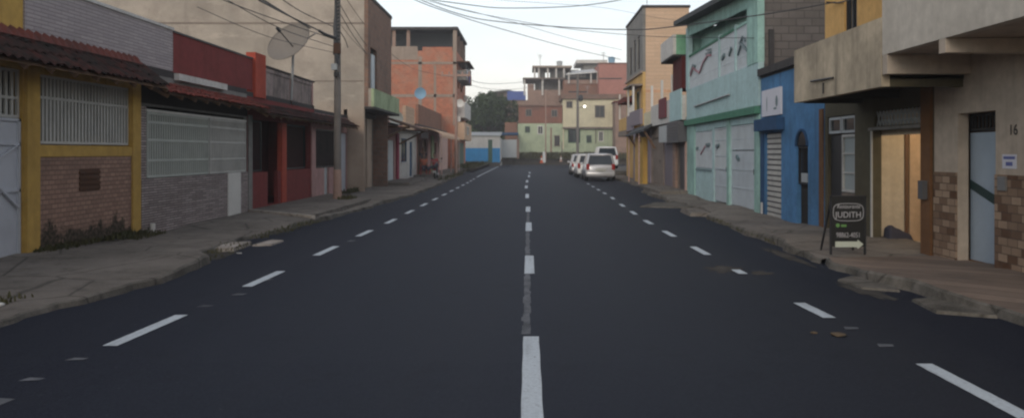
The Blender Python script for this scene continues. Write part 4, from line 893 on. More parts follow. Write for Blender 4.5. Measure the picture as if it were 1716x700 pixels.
C_ = tag(MB().box(XR - .27, XR - .215, 34.1, 35.9, 3.2, 4.05).build('laundry', 'cloth_maroon'), 'maroon cloth hanging over the white terrace wall', 'laundry')
C_ = C_
# --- R5b yellow narrow shop
A = thing('shop', (XR, 42, 0), 'narrow shop with a yellow column under a sagging dark awning on diagonal braces', 'shop')
shell(A, 1, XR, 41.0, 46.6, 2.95, 5, 'purple_grey', [(42.2, 43.2, .25, 2.4), (45.2, 46.4, .25, 2.4)], floor=.27)
slab(A, 'column', 'mustard', 1, XR - .25, XR - .003, 41.0, 42.1, .1, 2.5); slab(A, 'column', 'yellow_facade', 1, XR - .12, XR - .003, 43.4, 45.0, .1, 2.6); door(A, 1, XR + .05, 42.22, 43.18, .27, 2.38, 'dark_metal', 2); door(A, 1, XR + .05, 45.22, 46.38, .27, 2.38, 'shutter_grey', 2)
gable_roof(A, 'awning', 'roof_dark', [(5.45, 38.2, 2.85), (5.45, 45.2, 2.7), (XR - .01, 45.2, 3.1), (XR - .01, 38.2, 3.2)], .12)
each(A, 'brace', 'wood', [MB().bar((5.5, y, 2.78), (XR - .02, y, 1.9), .09) for y in (38.5, 41.6, 44.9)])
each(A, 'awning_post', 'pink_light', [MB().tube([(5.55, y, .1), (5.55, y, 2.7)], .035, 8) for y in (44.6, 40.5)])
slab(A, 'terrace_wall', 'purple_grey', 1, XR - .25, XR - .1, 42.0, 46.4, 3.2, 4.0)
# --- R6 tall peach / grey
A = thing('apartment_building', (XR, 50, 0), 'tall narrow building with a peach side wall and yellow lower floors', 'building')
YA, YC = 46.7, 54.5
XC6 = 6.62; zt6 = 10.1
m = MB(); wallmesh(m, 'Y', YA, XC6 + .16, 9.3, -.2, zt6, (), .2, -1); m.build('side_wall', 'peach', A)
m = MB(); m.box(XC6 + .16, 9.3, YA - .012, YA - .002, 5.2, 5.35); m.build('floor_band', 'peach_dark', A)
m = MB(); wallmesh(m, 'X', XC6, YA, YC, 6.4, zt6, [(48.0, 49.0, 6.7, 8.7), (49.8, 50.8, 6.7, 8.7), (51.8, 52.7, 6.7, 8.5)], .15, -1); m.build('upper_wall', 'grey_facade', A)
for a in (48.0, 49.8, 51.8): window(A, 1, XC6, a, a + .95, 6.7, 8.6, 'dark_metal', 'glass_dark', .08)
m = MB(); wallmesh(m, 'X', XC6, YA, YC, -.2, 6.39, [(48.2, 49.6, 3.6, 5.4), (51.5, 53, 3.6, 5.4), (47.5, 50, .2, 2.5)], .15, -1); m.build('wall', 'yellow_facade', A)
window(A, 1, XC6, 48.2, 49.6, 3.6, 5.4, 'green_gate', 'glass_dark'); window(A, 1, XC6, 51.5, 53, 3.6, 5.4, 'dark_metal', 'glass_dark'); shutter(A, 1, XC6 + .05, 47.52, 49.98, .2, 2.5, 'shutter_dark')
MB().box(9.1, 9.3, YA + .21, YC, -.2, zt6).box(XC6 + .16, 9.3, YC - .2, YC - .001, -.2, zt6 - .01).build('rear_wall', 'greybrown', A)
MB().box(XC6 - .06, 9.36, YA - .08, YC + .05, zt6 + .002, zt6 + .14).build('roof', 'slab_dark', A)
slab(A, 'balcony', 'greybrown', 1, 6.0, XC6 - .01, 49.5, 54, 2.75, 3.1); slab(A, 'balcony', 'purple_grey', 1, 6.0, 6.12, 46.8, 49.4, 3.0, 3.9)
slab(A, 'canopy', 'roof_tile_red', 1, 6.0, XC6 - .01, 50.5, 54.4, 4.9, 5.2)
slab(A, 'balcony', 'yellow_facade', 1, 6.05, 6.17, 49.45, 54, 3.1, 3.9); grille(A, 1, 6.06, 46.85, 49.35, 3.92, 4.5, 'white_paint', .3, .05)
for y in (46.9, 49.3, 53.9): slab(A, 'balcony_post', 'white_paint', 1, 6.05, 6.15, y, y + .1, 3.91, 5.6)
slab(A, 'balcony_canopy', 'greybrown', 1, 5.9, XC6 - .01, 46.8, 50.4, 5.6, 5.7)
slab(A, 'ledge', 'concrete_frame', 1, XC6 - .12, XC6 - .004, YA + .02, YC - .02, 6.33, 6.45)
for a in (47.6, 51.0): slab(A, 'window_arch', 'concrete_frame', 1, XC6 - .05, XC6 - .004, a, a + .15, 3.2, 5.8)
MB().tube([(6.9, 47.0, zt6 + .1), (6.9, 47.0, zt6 + 1.6)], .02, 6).build('antenna', 'steel', A)

# ================= FAR END =================
YF = 122.0
def fX(x, Y=YF): return (x - XC) * Y / F
def fZ(y, Y=YF): return H + (YH - y) * Y / F
def fbox(root, name, mat, x0, x1, yt, yb, Y, d=.3, out=0):
    return MB().box(fX(x0, Y), fX(x1, Y), Y - out, Y + d, fZ(yb, Y), fZ(yt, Y)).build(name, mat, root)
def fwin(root, x0, x1, yt, yb, Y, frame='green_gate', out=.0):
    a, b, c, d = fX(x0, Y), fX(x1, Y), fZ(yb, Y), fZ(yt, Y); y = Y - out
    m = MB(); w = .12
    m.box(a - w, a, y - .08, y - .002, c - w, d + w); m.box(b, b + w, y - .08, y - .002, c - w, d + w); m.box(a, b, y - .08, y - .002, d, d + w); m.box(a, b, y - .1, y - .002, c - w, c)
    m.box((a + b) / 2 - .03, (a + b) / 2 + .03, y - .05, y - .02, c, d)
    o = m.build('window', frame, root); MB().box(a, b, y - .018, y - .004, c, d).build('pane', 'glass_dark', o)
# blue and white wall building
A = thing('house', (-6, 106, 0), 'low white building with a bright blue lower wall at the end of the street', 'house')
Yw = 105; 
m = MB(); wallmesh(m, 'Y', Yw, fX(775, Yw), fX(838, Yw), -.2, fZ(228, Yw), [(fX(818, Yw), fX(825, Yw), .4, fZ(234, Yw))], .2, -1); m.box(fX(838, Yw) - .2, fX(838, Yw), Yw + .2, Yw + 7, -.2, fZ(231, Yw)); m.box(-12, fX(775, Yw), Yw + .01, Yw + 7, -.2, fZ(229, Yw)); m.build('wall', 'white_wall', A)
m = MB(); m.box(fX(775, Yw), fX(818, Yw), Yw - .02, Yw - .001, -.1, fZ(248, Yw)); m.box(fX(825, Yw), fX(838, Yw), Yw - .02, Yw - .001, -.1, fZ(248, Yw)); m.build('painted_band', 'blue_bright', A)
MB().box(fX(818, Yw), fX(825, Yw), Yw + .08, Yw + .12, .3, fZ(234, Yw)).build('door', 'green_gate', A)
gable_roof(A, 'roof', 'tin_roof', [(-12, Yw - .2, fZ(226, Yw)), (fX(839, Yw), Yw - .2, fZ(227, Yw)), (fX(839, Yw), Yw + 7, fZ(219, Yw)), (-12, Yw + 7, fZ(219, Yw))], .08)
A = thing('gate', (-3.5, 112, 0), 'plain grey metal gate between the blue wall and the green house', 'gate')
Yg = 112
fbox(A, 'panel', 'shutter_grey', 838, 869, 234, 264, Yg, .12)
fbox(A, 'post', 'pinkish_block', 866, 870, 232, 266, Yg, .3, .1)
m = MB()
for i in range(6): xx = fX(840 + i * 5, Yg); m.box(xx - .03, xx + .03, Yg - .05, Yg - .001, fZ(264, Yg), fZ(234, Yg))
m.build('rib', 'shutter_grey', A)
# green house + brick upper
A = thing('house', (fX(905), YF, 1.2), 'far pale green house with a long reddish brick upper wall', 'house')
fbox(A, 'wall', 'far_green', 868, 942.8, 207, 266, YF, 8); fbox(A, 'upper_wall', 'far_brick', 869, 942.5, 178, 206.8, YF, 8, -.05)
MB().box(fX(868), fX(943), YF - .2, YF + 8, fZ(178) + .002, fZ(176)).build('roof', 'old_brick', A)
fwin(A, 881, 887, 213, 221, YF); fwin(A, 902, 909, 212, 224, YF, 'white_paint'); fwin(A, 930, 937, 228, 244, YF, 'greybrown'); fwin(A, 882, 890, 184, 194, YF + .05, 'greybrown'); fwin(A, 925, 933, 185, 195, YF + .05, 'greybrown'); fbox(A, 'downpipe', 'pinkish_block', 922, 925, 214, 256, YF, 0, .06)
A = thing('house', (fX(990), YF, 1.2), 'far two storey house, cream above and pale green below', 'house')
fbox(A, 'wall', 'far_green', 943.2, 1048, 215.2, 266, YF, 8); fbox(A, 'upper_wall', 'far_cream', 943.5, 1046, 166.5, 215, YF, 8, .15)
fbox(A, 'roof', 'old_brick', 940, 1052, 158, 166.3, YF, 8, .6)
fbox(A, 'band', 'greybrown', 943, 1048, 213, 216, YF, 0, .5)
fwin(A, 998, 1012, 178, 196, YF, 'greybrown', .15); fwin(A, 953, 971, 217, 238, YF); fwin(A, 1004, 1010, 221, 236, YF, 'white_paint'); fwin(A, 950, 958, 171, 180, YF, 'greybrown', .15); fwin(A, 984, 990, 228, 238, YF)
fbox(A, 'downpipe', 'far_cream', 943, 945, 168, 250, YF, 0, .25)
m = MB(); m.tube([(fX(998), YF - .3, fZ(240)), (fX(998), YF - .3, fZ(214))], .06, 6); m.build('drain_pipe', 'greybrown', A)
# unfinished building behind
A = thing('apartment_building', (fX(915, 128), 128, 1.2), 'unfinished far building with two open floors of bare columns and thin roof slabs', 'building')
Yu = 131
fbox(A, 'wall', 'pinkish_block', 884, 943, 151, 200, Yu, 8)
fbox(A, 'floor_slab', 'greybrown', 876, 952, 130.8, 133, Yu, 9, .6); fbox(A, 'roof', 'concrete_frame', 892, 958, 111, 114, Yu, 8, .6)
each(A, 'column', 'white_wall', [MB().box(fX(x, Yu) - .14, fX(x, Yu) + .14, Yu - .2, Yu + .1, fZ(160, Yu), fZ(133, Yu)) for x in (879, 909, 937, 950)] + [MB().box(fX(x, Yu) - .14, fX(x, Yu) + .14, Yu - .2, Yu + .1, fZ(131, Yu), fZ(114, Yu)) for x in (896, 903, 918, 932, 945)])
fbox(A, 'inner_wall', 'grey_facade', 896, 950, 133, 152, Yu + 3, .2); each(A, 'inner_wall', 'grey_facade', [MB().box(fX(902, Yu), fX(914, Yu), Yu + 2, Yu + 2.2, fZ(131, Yu), fZ(115, Yu)), MB().box(fX(922, Yu), fX(950, Yu), Yu + 2, Yu + 2.2, fZ(131, Yu), fZ(115, Yu))])
fbox(A, 'parapet', 'pinkish_block', 884, 895, 141, 151, Yu, .2)
A = thing('house', (fX(975, 130), 130, 1.2), 'far house with a pale corrugated roof over a dark open terrace', 'house')
Yv = 129
fbox(A, 'wall', 'warm_block', 944, 1003, 134, 170, Yv, 7); fbox(A, 'opening', 'roof_dark', 948, 1001, 121, 134, Yv, 4, -1)  # solid near-black block painted as the shade under the roof
gable_roof(A, 'roof', 'tin_white', [(fX(948, Yv), Yv - .8, fZ(125, Yv)), (fX(1004, Yv), Yv - .8, fZ(121, Yv)), (fX(1004, Yv), Yv + 7, fZ(108, Yv)), (fX(962, Yv), Yv + 7, fZ(112, Yv))], .15)
each(A, 'column', 'white_wall', [MB().box(fX(x, Yv) - .12, fX(x, Yv) + .12, Yv - .5, Yv - .2, fZ(140, Yv), fZ(122, Yv)) for x in (953, 990, 1001)])
fbox(A, 'parapet', 'pinkish_block', 946, 1003, 134.5, 141, Yv, 0, .15)
A = thing('house', (fX(1000, 140), 140, 1.2), 'far white roof slab of a house rising above the corrugated roof', 'house')
fbox(A, 'wall', 'grey_facade', 978, 1010, 106, 190, 141, 8); fbox(A, 'roof', 'white_wall', 966, 1018, 100.5, 106, 140, 9)
A = thing('house', (fX(1022, 127), 127, 1.2), 'far pinkish red brick house block beside the tall grey building', 'house')
fbox(A, 'wall', 'pink_brick', 1003.5, 1100, 107, 175, 126, 9); fbox(A, 'roof', 'warm_block', 1003, 1100, 105.5, 106.8, 126, 9, .2)
fbox(A, 'wall_line', 'slab_dark', 1004, 1042, 131, 133, 126, 0, .05)
# clutter on the far roofs
def ftank(x, yb_, Y, r_, label, mat='tank_blue'):
    cx, z = fX(x, Y), fZ(yb_, Y); T = thing('water_tank', (cx, Y + 1, z), label, 'water tank')
    MB().loft([[(cx + q * r_ * math.cos(k * math.pi / 6), Y + 1 + q * r_ * math.sin(k * math.pi / 6), z + h * r_) for k in range(12)] for h, q in ((0, .85), (1.5, 1), (1.6, 1.06), (1.8, .8), (1.95, .2))]).build('tank', mat, T)
ftank(938, 111, 131, .5, 'grey water tank on the thin top slab of the unfinished far building', 'shutter_grey')
ftank(1026, 105.5, 126, .55, 'pale blue water tank on the pinkish red block beside the grey tall building')
def fant(x, yb_, Y, h, label):
    cx, z = fX(x, Y), fZ(yb_, Y); T = thing('antenna', (cx, Y + .8, z), label, 'antenna'); m = MB(); m.tube([(cx, Y + .8, z), (cx, Y + .8, z + h)], .04, 5)
    for k in range(4): m.bar((cx - .45 + k * .06, Y + .8, z + h - .1 - k * .14), (cx + .45 - k * .06, Y + .8, z + h - .1 - k * .14), .03)
    m.build('mast', 'steel', T)
fant(905, 111, 131, 2.0, 'thin antenna on the left part of the unfinished far building'); fant(1012, 105.5, 126, 1.8, 'thin antenna on the pinkish red block'); fant(985, 158, 122, 1.4, 'short antenna on the edge of the cream house roof')
A = thing('house', (fX(960, 138), 138, 1.2), 'far bare brick house glimpsed between the unfinished building and the corrugated roof', 'house')
fbox(A, 'wall', 'warm_block', 940, 968, 119, 170, 138, 7); fbox(A, 'roof', 'tin_roof', 937, 970, 117.5, 118.8, 138, 7, .4); fwin(A, 946, 951, 123, 129, 138, 'white_paint')
A = thing('house', (fX(1050, 119), 119, 1), 'far dull pinkish house edge squeezed between the cream house and the grey tall building', 'house')
fbox(A, 'wall', 'pinkish_block', 1031, 1075, 172, 264, 118, 5); fbox(A, 'roof', 'roof_tile_red', 1029, 1077, 169.5, 171.8, 118, 5, .4)
# blue roof house and house behind the tree
A = thing('house', (fX(862, 150), 150, 1), 'distant pinkish house with a bright blue sheeted top above the tree', 'house')
fbox(A, 'wall', 'pinkish_block', 838, 884, 168, 235, 150, 8); fbox(A, 'blue_sheet', 'blue_sheet', 850, 881, 153, 168, 150, 6, .2)
gable_roof(A, 'roof', 'tin_roof', [(fX(826, 150), 149.5, fZ(153, 150)), (fX(852, 150), 149.5, fZ(150, 150)), (fX(878, 150), 157, fZ(154, 150)), (fX(830, 150), 157, fZ(148, 150))], .2)
fbox(A, 'upper_wall', 'greybrown', 828, 850, 153, 185, 150.5, 7)
A = thing('house', (fX(858, 128), 128, 1), 'small red walled house seen between the tree and the green house', 'house')
fbox(A, 'wall', 'warm_block', 846, 867, 205, 240, 124, 6); fbox(A, 'roof', 'blue_dark', 838, 868, 222, 226, 116, 6)
# tree
def tree(name, cx, cy, zb, r_, zt, n, label, seed, leaf=.28):
    rnd = random.Random(seed); A = thing(name, (cx, cy, zb), label, 'tree')
    m = MB(); m.tube([(cx, cy, zb), (cx + .2, cy, zb + (zt - zb) * .3), (cx - .1, cy + .2, zb + (zt - zb) * .55)], [.35, .28, .16], 8)
    for i in range(7):
        a = i * .9; m.tube([(cx, cy, zb + (zt - zb) * .3), (cx + math.cos(a) * r_ * .4, cy + math.sin(a) * r_ * .4, zb + (zt - zb) * .5), (cx + math.cos(a) * r_ * .7, cy + math.sin(a) * r_ * .7, zb + (zt - zb) * .68)], [.14, .09, .03], 6)
    m.build('trunk', 'bark', A); m = MB(); cl = []
    hz = (zt - zb) / 2 * .95; cz = zb + (zt - zb) * .55
    for i in range(60):
        a = rnd.uniform(0, 6.28); b = math.asin(rnd.uniform(-.8, 1)); q = rnd.uniform(.45, .88)
        cl.append((cx + math.cos(a) * math.cos(b) * r_ * q, cy + math.sin(a) * math.cos(b) * r_ * q, cz + math.sin(b) * hz * q, rnd.uniform(.16, .30) * r_))
    for _ in range(n):
        x, y, z, cr = rnd.choice(cl); d = Vector((rnd.gauss(0, 1), rnd.gauss(0, 1), rnd.gauss(0, 1))).normalized() * cr * rnd.uniform(.6, 1.05)
        p = Vector((x, y, z)) + d; u = Vector((rnd.gauss(0, 1), rnd.gauss(0, 1), rnd.gauss(0, .6))).normalized(); w = u.cross(Vector((rnd.gauss(0, 1), rnd.gauss(0, 1), 1))).normalized(); s_ = leaf * rnd.uniform(.6, 1.3)
        m.quad(p - u * s_, p - w * s_ * .5, p + u * s_, p + w * s_ * .5)
    m.build('crown', 'leaf', A); return A
tree('tree', fX(820, 128), 128, .5, 4.7, 11.9, 15000, 'broad dark green tree at the end of the street', 1)
tree('tree', fX(795, 133), 133, .5, 4.0, 10.2, 7000, 'smaller dark tree partly hidden behind the orange brick building', 2)

# ---------------- poles, cables, lamp ----------------
P = thing('utility_pole', (-5.95 * 1.055, 26.5, .1), 'thick grey concrete utility pole with pink painted foot on the left pavement', 'utility pole')
px = (565.5 - XC) * 26.5 / F
def pp_(h): return (px, 26.5, h)
m = MB(); m.tube([(px, 26.5, 1.15), (px, 26.5, 9.3)], [.125, .09], 10); m.build('shaft', 'pole_concrete', P); MB().tube([(px, 26.5, .05), (px, 26.5, 1.148)], [.15, .13], 10).build('painted_base', 'pole_pink', P)
m = MB()
for i in range(22):
    z = 4.75 + i * .12; a = i * 2.1; m.tube([(px - .05, 26.38, z), (px + .1, 26.4, z + .07)], .03, 5)
m.tube([(px + .03, 26.36, 4.6), (px - .04, 26.34, 5.8), (px + .02, 26.36, 7.6)], .07, 6); m.tube([(px - .07, 26.38, 4.9), (px - .02, 26.36, 6.2), (px - .06, 26.38, 7.6)], .05, 6)
m.build('cable_bundle', 'cable_black', P)
z1 = H + (YH - 90) * 26.5 / F; MB().box(px - .08, px + .14, 26.28, 26.4, z1 - .02, z1 + .32).build('junction_box', 'rust', P); MB().box(px - .16, px + .02, 26.3, 26.42, z1 - .55, z1 - .35).build('junction_box', 'shutter_grey', P)
MB().box(px - .07, px + .11, 26.28, 26.4, z1 - .78, z1 - .62).build('clamp', 'dark_metal', P)
m = MB(); m.box(px - .9, px + .9, 26.5, 26.62, 8.75, 8.87)
for d in (-.8, -.35, .35, .8): m.tube([(px + d, 26.56, 8.87), (px + d, 26.56, 9.02)], .05, 6)
m.build('crossarm', 'pole_concrete', P)
def pole(x, yb_, Y, ytop, label, arm=True, lamp=False, r_=.12, mat='pole_concrete'):
    cx = (x - XC) * Y / F; zt = H + (YH - ytop) * Y / F; zb = H + (YH - yb_) * Y / F
    P = thing('utility_pole', (cx, Y, zb), label, 'utility pole'); MB().tube([(cx, Y, zb - .2), (cx, Y, zt)], [r_, r_ * .75], 8).build('shaft', mat, P)
    if arm:
        m = MB(); m.box(cx - 1.1, cx + 1.1, Y - .06, Y + .06, zt - .45, zt - .3)
        for d in (-1, -.5, .5, 1): m.tube([(cx + d, Y, zt - .3), (cx + d, Y, zt - .1)], .06, 6)
        m.build('crossarm', mat, P)
    return P, cx, zt
P, cx, zt = pole(764, 293, 60, 118, 'slim pinkish utility pole in front of the orange brick building', True, mat='pole_pink')
P, cx, zt = pole(968, 262, 112, 124, 'dark far utility pole with crossarm before the cream house', True, r_=.2)
m = MB(); m.box(cx - 1.3, cx + 1.3, 111.9, 112.1, zt - 2.6, zt - 2.4); m.sphere((cx + .4, 111.7, zt - 3.4), .35, .35, .5); m.build('transformer', 'dark_metal', P)
zl = H + (YH - 179) * 112 / F; xl = (979 - XC) * 112 / F
m = MB(); m.tube([(cx, 111.9, zl - .2), (xl, 111.2, zl + .05)], .05, 6); m.build('lamp_arm', 'steel', P)
lm = MB().sphere((xl, 111.2, zl), .17, .17, .12).build('lamp_head', 'lamp_white', P, True)
pole(914.5, 268, 110, 150, 'slender pale post standing beside the traffic cone', False, r_=.09, mat='pole_pink')
pole(911.5, 270, 108, 254, 'short white post at the end of the road', False, r_=.22, mat='cone_white')
pole(941.5, 262, 118, 238, 'short post in the scrub below the cream house', False, r_=.08, mat='greybrown')

def cable(pts, r_=.012, label='', sub=6):
    P = [Vector(at(*p)) for p in pts]; o = []
    for i in range(len(P) - 1):
        p0, p1, p2, p3 = P[max(i - 1, 0)], P[i], P[i + 1], P[min(i + 2, len(P) - 1)]
        for k in range(sub):
            t = k / sub; o.append(.5 * ((2 * p1) + (-p0 + p2) * t + (2 * p0 - 5 * p1 + 4 * p2 - p3) * t * t + (-p0 + 3 * p1 - 3 * p2 + p3) * t ** 3))
    o.append(P[-1]); r_ *= .72 if pts[0][0] > 550 else 1.1
    return tag(MB().tube(o, r_, 5).build('cable', 'cable_black'), label, 'cable', 'overhead cables')
cable([(565, -60, 26.5), (640, -28, 27), (700, -5, 27.5), (790, 9, 28), (850, 14, 28.5), (960, 11, 29), (1040, 0, 29.5), (1120, -22, 30)], .022, 'dark cable sagging near the top of the sky between the two rows of houses')
cable([(565, -62, 26.5), (700, -2, 26), (770, 24, 25.5), (830, 36, 25), (960, 47, 24), (1060, 50, 22.5), (1130, 45, 20), (1290, 23, 17), (1400, 4, 15.8)], .020, 'thick cable crossing the sky to the concrete balcony on the right')
cable([(565, -62, 26.5), (690, -2, 28), (760, 24, 30), (830, 46, 34), (960, 82, 43), (1040, 100, 52)], .022, 'cable descending across the sky to the tall grey and yellow building')
cable([(565, -66, 26.5), (720, 0, 28), (800, 22, 30), (870, 40, 34), (960, 66, 42), (1042, 84, 50)], .014, 'thin upper cable descending to the tall grey building roof')
cable([(565, -55, 26.5), (725, 4, 26), (860, 34, 26), (980, 52, 25.8), (1110, 62, 25), (1280, 64, 21)], .012, 'thin cable crossing in front of the mint house railing')
cable([(565, -70, 26.5), (760, -8, 32), (1000, 12, 45), (1100, 30, 46), (1148, 36, 47)], .012, 'faint cable high over the peach side wall')
cable([(764, 120, 60), (800, 138, 70), (850, 140, 85), (920, 132, 100), (968, 128, 112)], .03, 'far cable running from the pinkish pole to the dark pole')
cable([(764, 124, 60), (800, 146, 70), (860, 150, 88), (920, 140, 101), (968, 131, 112)], .025, 'lower far cable running from the pinkish pole to the dark pole')
for i, (a, b, c, r_) in enumerate((((433, 0), (478, 24), (535, 52), .02), ((400, -25), (460, 12), (520, 48), .02), ((300, -30), (430, 22), (560, 66), .012), ((460, -10), (505, 20), (558, 45), .012), ((380, 0), (470, 48), (558, 78), .010), ((330, 12), (450, 62), (558, 88), .008))):
    cable([(a[0], a[1], 17 + i * .5), (b[0], b[1], 21.5), (c[0], c[1], 26.2 if c[0] > 550 else 24.8)], r_, ['black cable ending at the splice left of the thick pole', 'second black cable running beside the spliced one', 'long grey cable running up left over the beige wall', 'short steep cable just left of the thick pole', 'low thin cable over the satellite dish', 'lowest thin cable over the beige wall'][i])
cable([(535, 52, 24.8), (545, 58, 25.4), (562, 64, 26.3)], .045, 'thick black cable splice hanging just left of the pole')
for i, pts in enumerate(([(568, 5, 26.5), (590, 42, 30), (617, 80, 33.5), (634, 96, 36)], [(568, 20, 26.5), (592, 60, 30), (617, 94, 33.5)], [(568, 38, 26.5), (590, 66, 30), (616, 92, 33)], [(568, -20, 26.5), (610, 40, 33), (655, 90, 42), (700, 118, 52), (762, 130, 60)], [(568, 50, 26.5), (578, 66, 27.2), (583, 80, 27.6)])):
    cable(pts, (.018, .018, .012, .014, .02)[i], ['cable dropping right of the pole to the balcony door', 'cable from the pole to the brick corner of the beige building', 'thin inner cable right of the pole', 'long cable from the thick pole to the pinkish pole', 'short loose cable end hanging right of the pole'][i])
cable([(1385, 4, 15.7), (1410, 4, 15.5), (1480, -20, 12.5)], .02, 'dark cable across the orange wall above the concrete balcony')

# ---------------- cars ----------------
def car(x, y, z, L, Wd, Ht, paint_, label, rz=0, kind='mpv', group='cars parked along the right kerb'):
    """rear at local y=0, nose at y=L"""
    A = empty('parked_car', (x, y, z), label, 'car', group, rz); hw = Wd / 2
    def ring(yy, zb, z_belt, wb, wt, zt=None):
        return [(-wb * .93, yy, zb), (-wb, yy, zb + .16), (-wb, yy, (zb + z_belt) / 2), (-wt, yy, z_belt), (-wt * .9, yy, z_belt + .03), (0, yy, z_belt + .05), (wt * .9, yy, z_belt + .03), (wt, yy, z_belt), (wb, yy, (zb + z_belt) / 2), (wb, yy, zb + .16), (wb * .93, yy, zb), (0, yy, zb - .01)]
    zb = .24; bt = Ht * .585
    m = MB(); m.loft([ring(.0, .38, bt - .12, hw * .86, hw * .80), ring(.06, .28, bt - .03, hw * .96, hw * .88), ring(.35, zb, bt, hw, hw * .95), ring(L * .3, zb, bt, hw, hw * .96), ring(L * .62, zb, bt - .02, hw, hw * .96), ring(L * .75, zb, bt - .08, hw, hw * .93), ring(L * .95, .26, bt - .24, hw * .93, hw * .82), ring(L, .34, bt - .36, hw * .8, hw * .7)])
    m.build('body', paint_, A, True, 0)
    def rf(yy, zt, w): return [(-w, yy, zt - .07), (-w * .93, yy, zt - .015), (-w * .6, yy, zt), (0, yy, zt + .012), (w * .6, yy, zt), (w * .93, yy, zt - .015), (w, yy, zt - .07), (0, yy, zt - .09)]
    m = MB(); m.loft([rf(.20, Ht - .06, hw * .72), rf(.34, Ht - .01, hw * .76), rf(L * .3, Ht, hw * .78), rf(L * .5, Ht - .05, hw * .74)]); m.build('roof', paint_, A, True)
    # glasshouse
    gl = [[(-hw * .90, .08, bt), (hw * .90, .08, bt), (hw * .92, L * .66, bt - .02), (-hw * .92, L * .66, bt - .02)], [(-hw * .71, .24, Ht - .06), (hw * .71, .24, Ht - .06), (hw * .73, L * .5, Ht - .07), (-hw * .73, L * .5, Ht - .07)]]
    m = MB(); m.loft(gl); m.build('windows', 'glass_car', A)
    for s_ in (-1, 1):
        m = MB(); m.bar((s_ * hw * .89, .08, bt), (s_ * hw * .72, .22, Ht - .05), .12, .06); m.build('rear_pillar', paint_, A); m = MB(); m.bar((s_ * hw * .93, L * .22, bt), (s_ * hw * .76, L * .22, Ht - .05), .05, .08); m.build('door_pillar', paint_, A); m = MB()
        m.bar((s_ * hw * .93, L * .42, bt), (s_ * hw * .76, L * .42, Ht - .05), .05, .08); m.build('door_pillar', paint_, A); m = MB(); m.bar((s_ * hw * .93, L * .66, bt - .02), (s_ * hw * .75, L * .5, Ht - .05), .06, .06); m.build('front_pillar', paint_, A)
    m = MB(); m.box(-hw * .85, hw * .85, .02, .10, bt - .10, bt - .01); m.build('tailgate', paint_, A)
    for s_ in (-1, 1):
        MB().box(s_ * hw * .72, s_ * hw * .93, -.015, .12, bt - .30, bt + .06).build('tail_light', 'tail_red', A, bevel=.02)
        MB().box(s_ * hw * .95, s_ * (hw + .16), L * .62, L * .62 + .08, bt - .02, bt + .12).build('wing_mirror', paint_, A, bevel=.02)
        MB().box(s_ * hw * .5, s_ * hw * .78, L - .07, L + .01, bt - .52, bt - .38).build('headlight', 'glass_frosted', A)
    MB().box(-hw * .93, hw * .93, -.07, .12, .30, .55).build('bumper', paint_, A, True, .04); MB().box(-hw * .8, hw * .8, -.055, .08, .22, .30).build('bumper_trim', 'bumper_grey', A)
    MB().box(-.22, .22, -.09, -.071, .60, .72).box(-.3, .3, -.03, .02, .56, .76).build('number_plate', 'plate', A)
    for s_ in (-1, 1):
        for yy in (L * .19, L * .80):
            cyl = [(yy + .31 * math.cos(k * math.pi / 8), .31 + .31 * math.sin(k * math.pi / 8)) for k in range(16)]
            w = MB().loft([[(s_ * (hw - .2), a, b) for a, b in cyl], [(s_ * (hw + .01), a, b) for a, b in cyl]]).build('wheel', 'rubber', A)
            cy2 = [(yy + .19 * math.cos(k * math.pi / 8), .31 + .19 * math.sin(k * math.pi / 8)) for k in range(16)]
            MB().loft([[(s_ * (hw + .0), a, b) for a, b in cy2], [(s_ * (hw + .02), a, b) for a, b in cy2]]).build('rim', 'steel', w)
    return A
car(4.32, 48.4, 0, 4.2, 1.84, 1.66, 'car_silver', 'silver estate car seen from behind, nearest of the cars parked on the right', R(0))
car(4.12, 54.4, 0, 3.9, 1.74, 1.62, 'car_white', 'white hatchback with red tail lights parked just beyond the silver car', R(0))
car(4.08, 61.5, 0, 4.0, 1.68, 1.60, 'car_silver', 'grey car furthest along the kerb, mostly hidden behind the white hatchback', R(0))
car(6.3, 64.5, .42, 4.4, 1.8, 1.78, 'car_white', 'white car with dark rear window parked higher on the forecourt', R(0), group=None)

# ---------------- cones ----------------
def cone(x, yb_, Y, h, label, mat):
    cx = (x - XC) * Y / F; z = H + (YH - yb_) * Y / F; A = thing('traffic_cone', (cx, Y, z), label, 'traffic cone')
    MB().box(cx - .25, cx + .25, Y - .25, Y + .25, z, z + .05).build('base', mat, A)
    MB().tube([(cx, Y, z + .05), (cx, Y, z + h * .4)], [.19, .13], 10).tube([(cx, Y, z + h * .62), (cx, Y, z + h)], [.09, .03], 10).build('cone', mat, A); MB().tube([(cx, Y, z + h * .4), (cx, Y, z + h * .62)], [.135, .095], 10).build('reflective_band', 'cone_white', A)
cone(907.5, 273, 100, .95, 'orange traffic cone at the end of the road beside the white post', 'cone_orange'); cone(940, 271, 104, .85, 'pale faded traffic cone at the end of the road right of the white post', 'pole_pink')

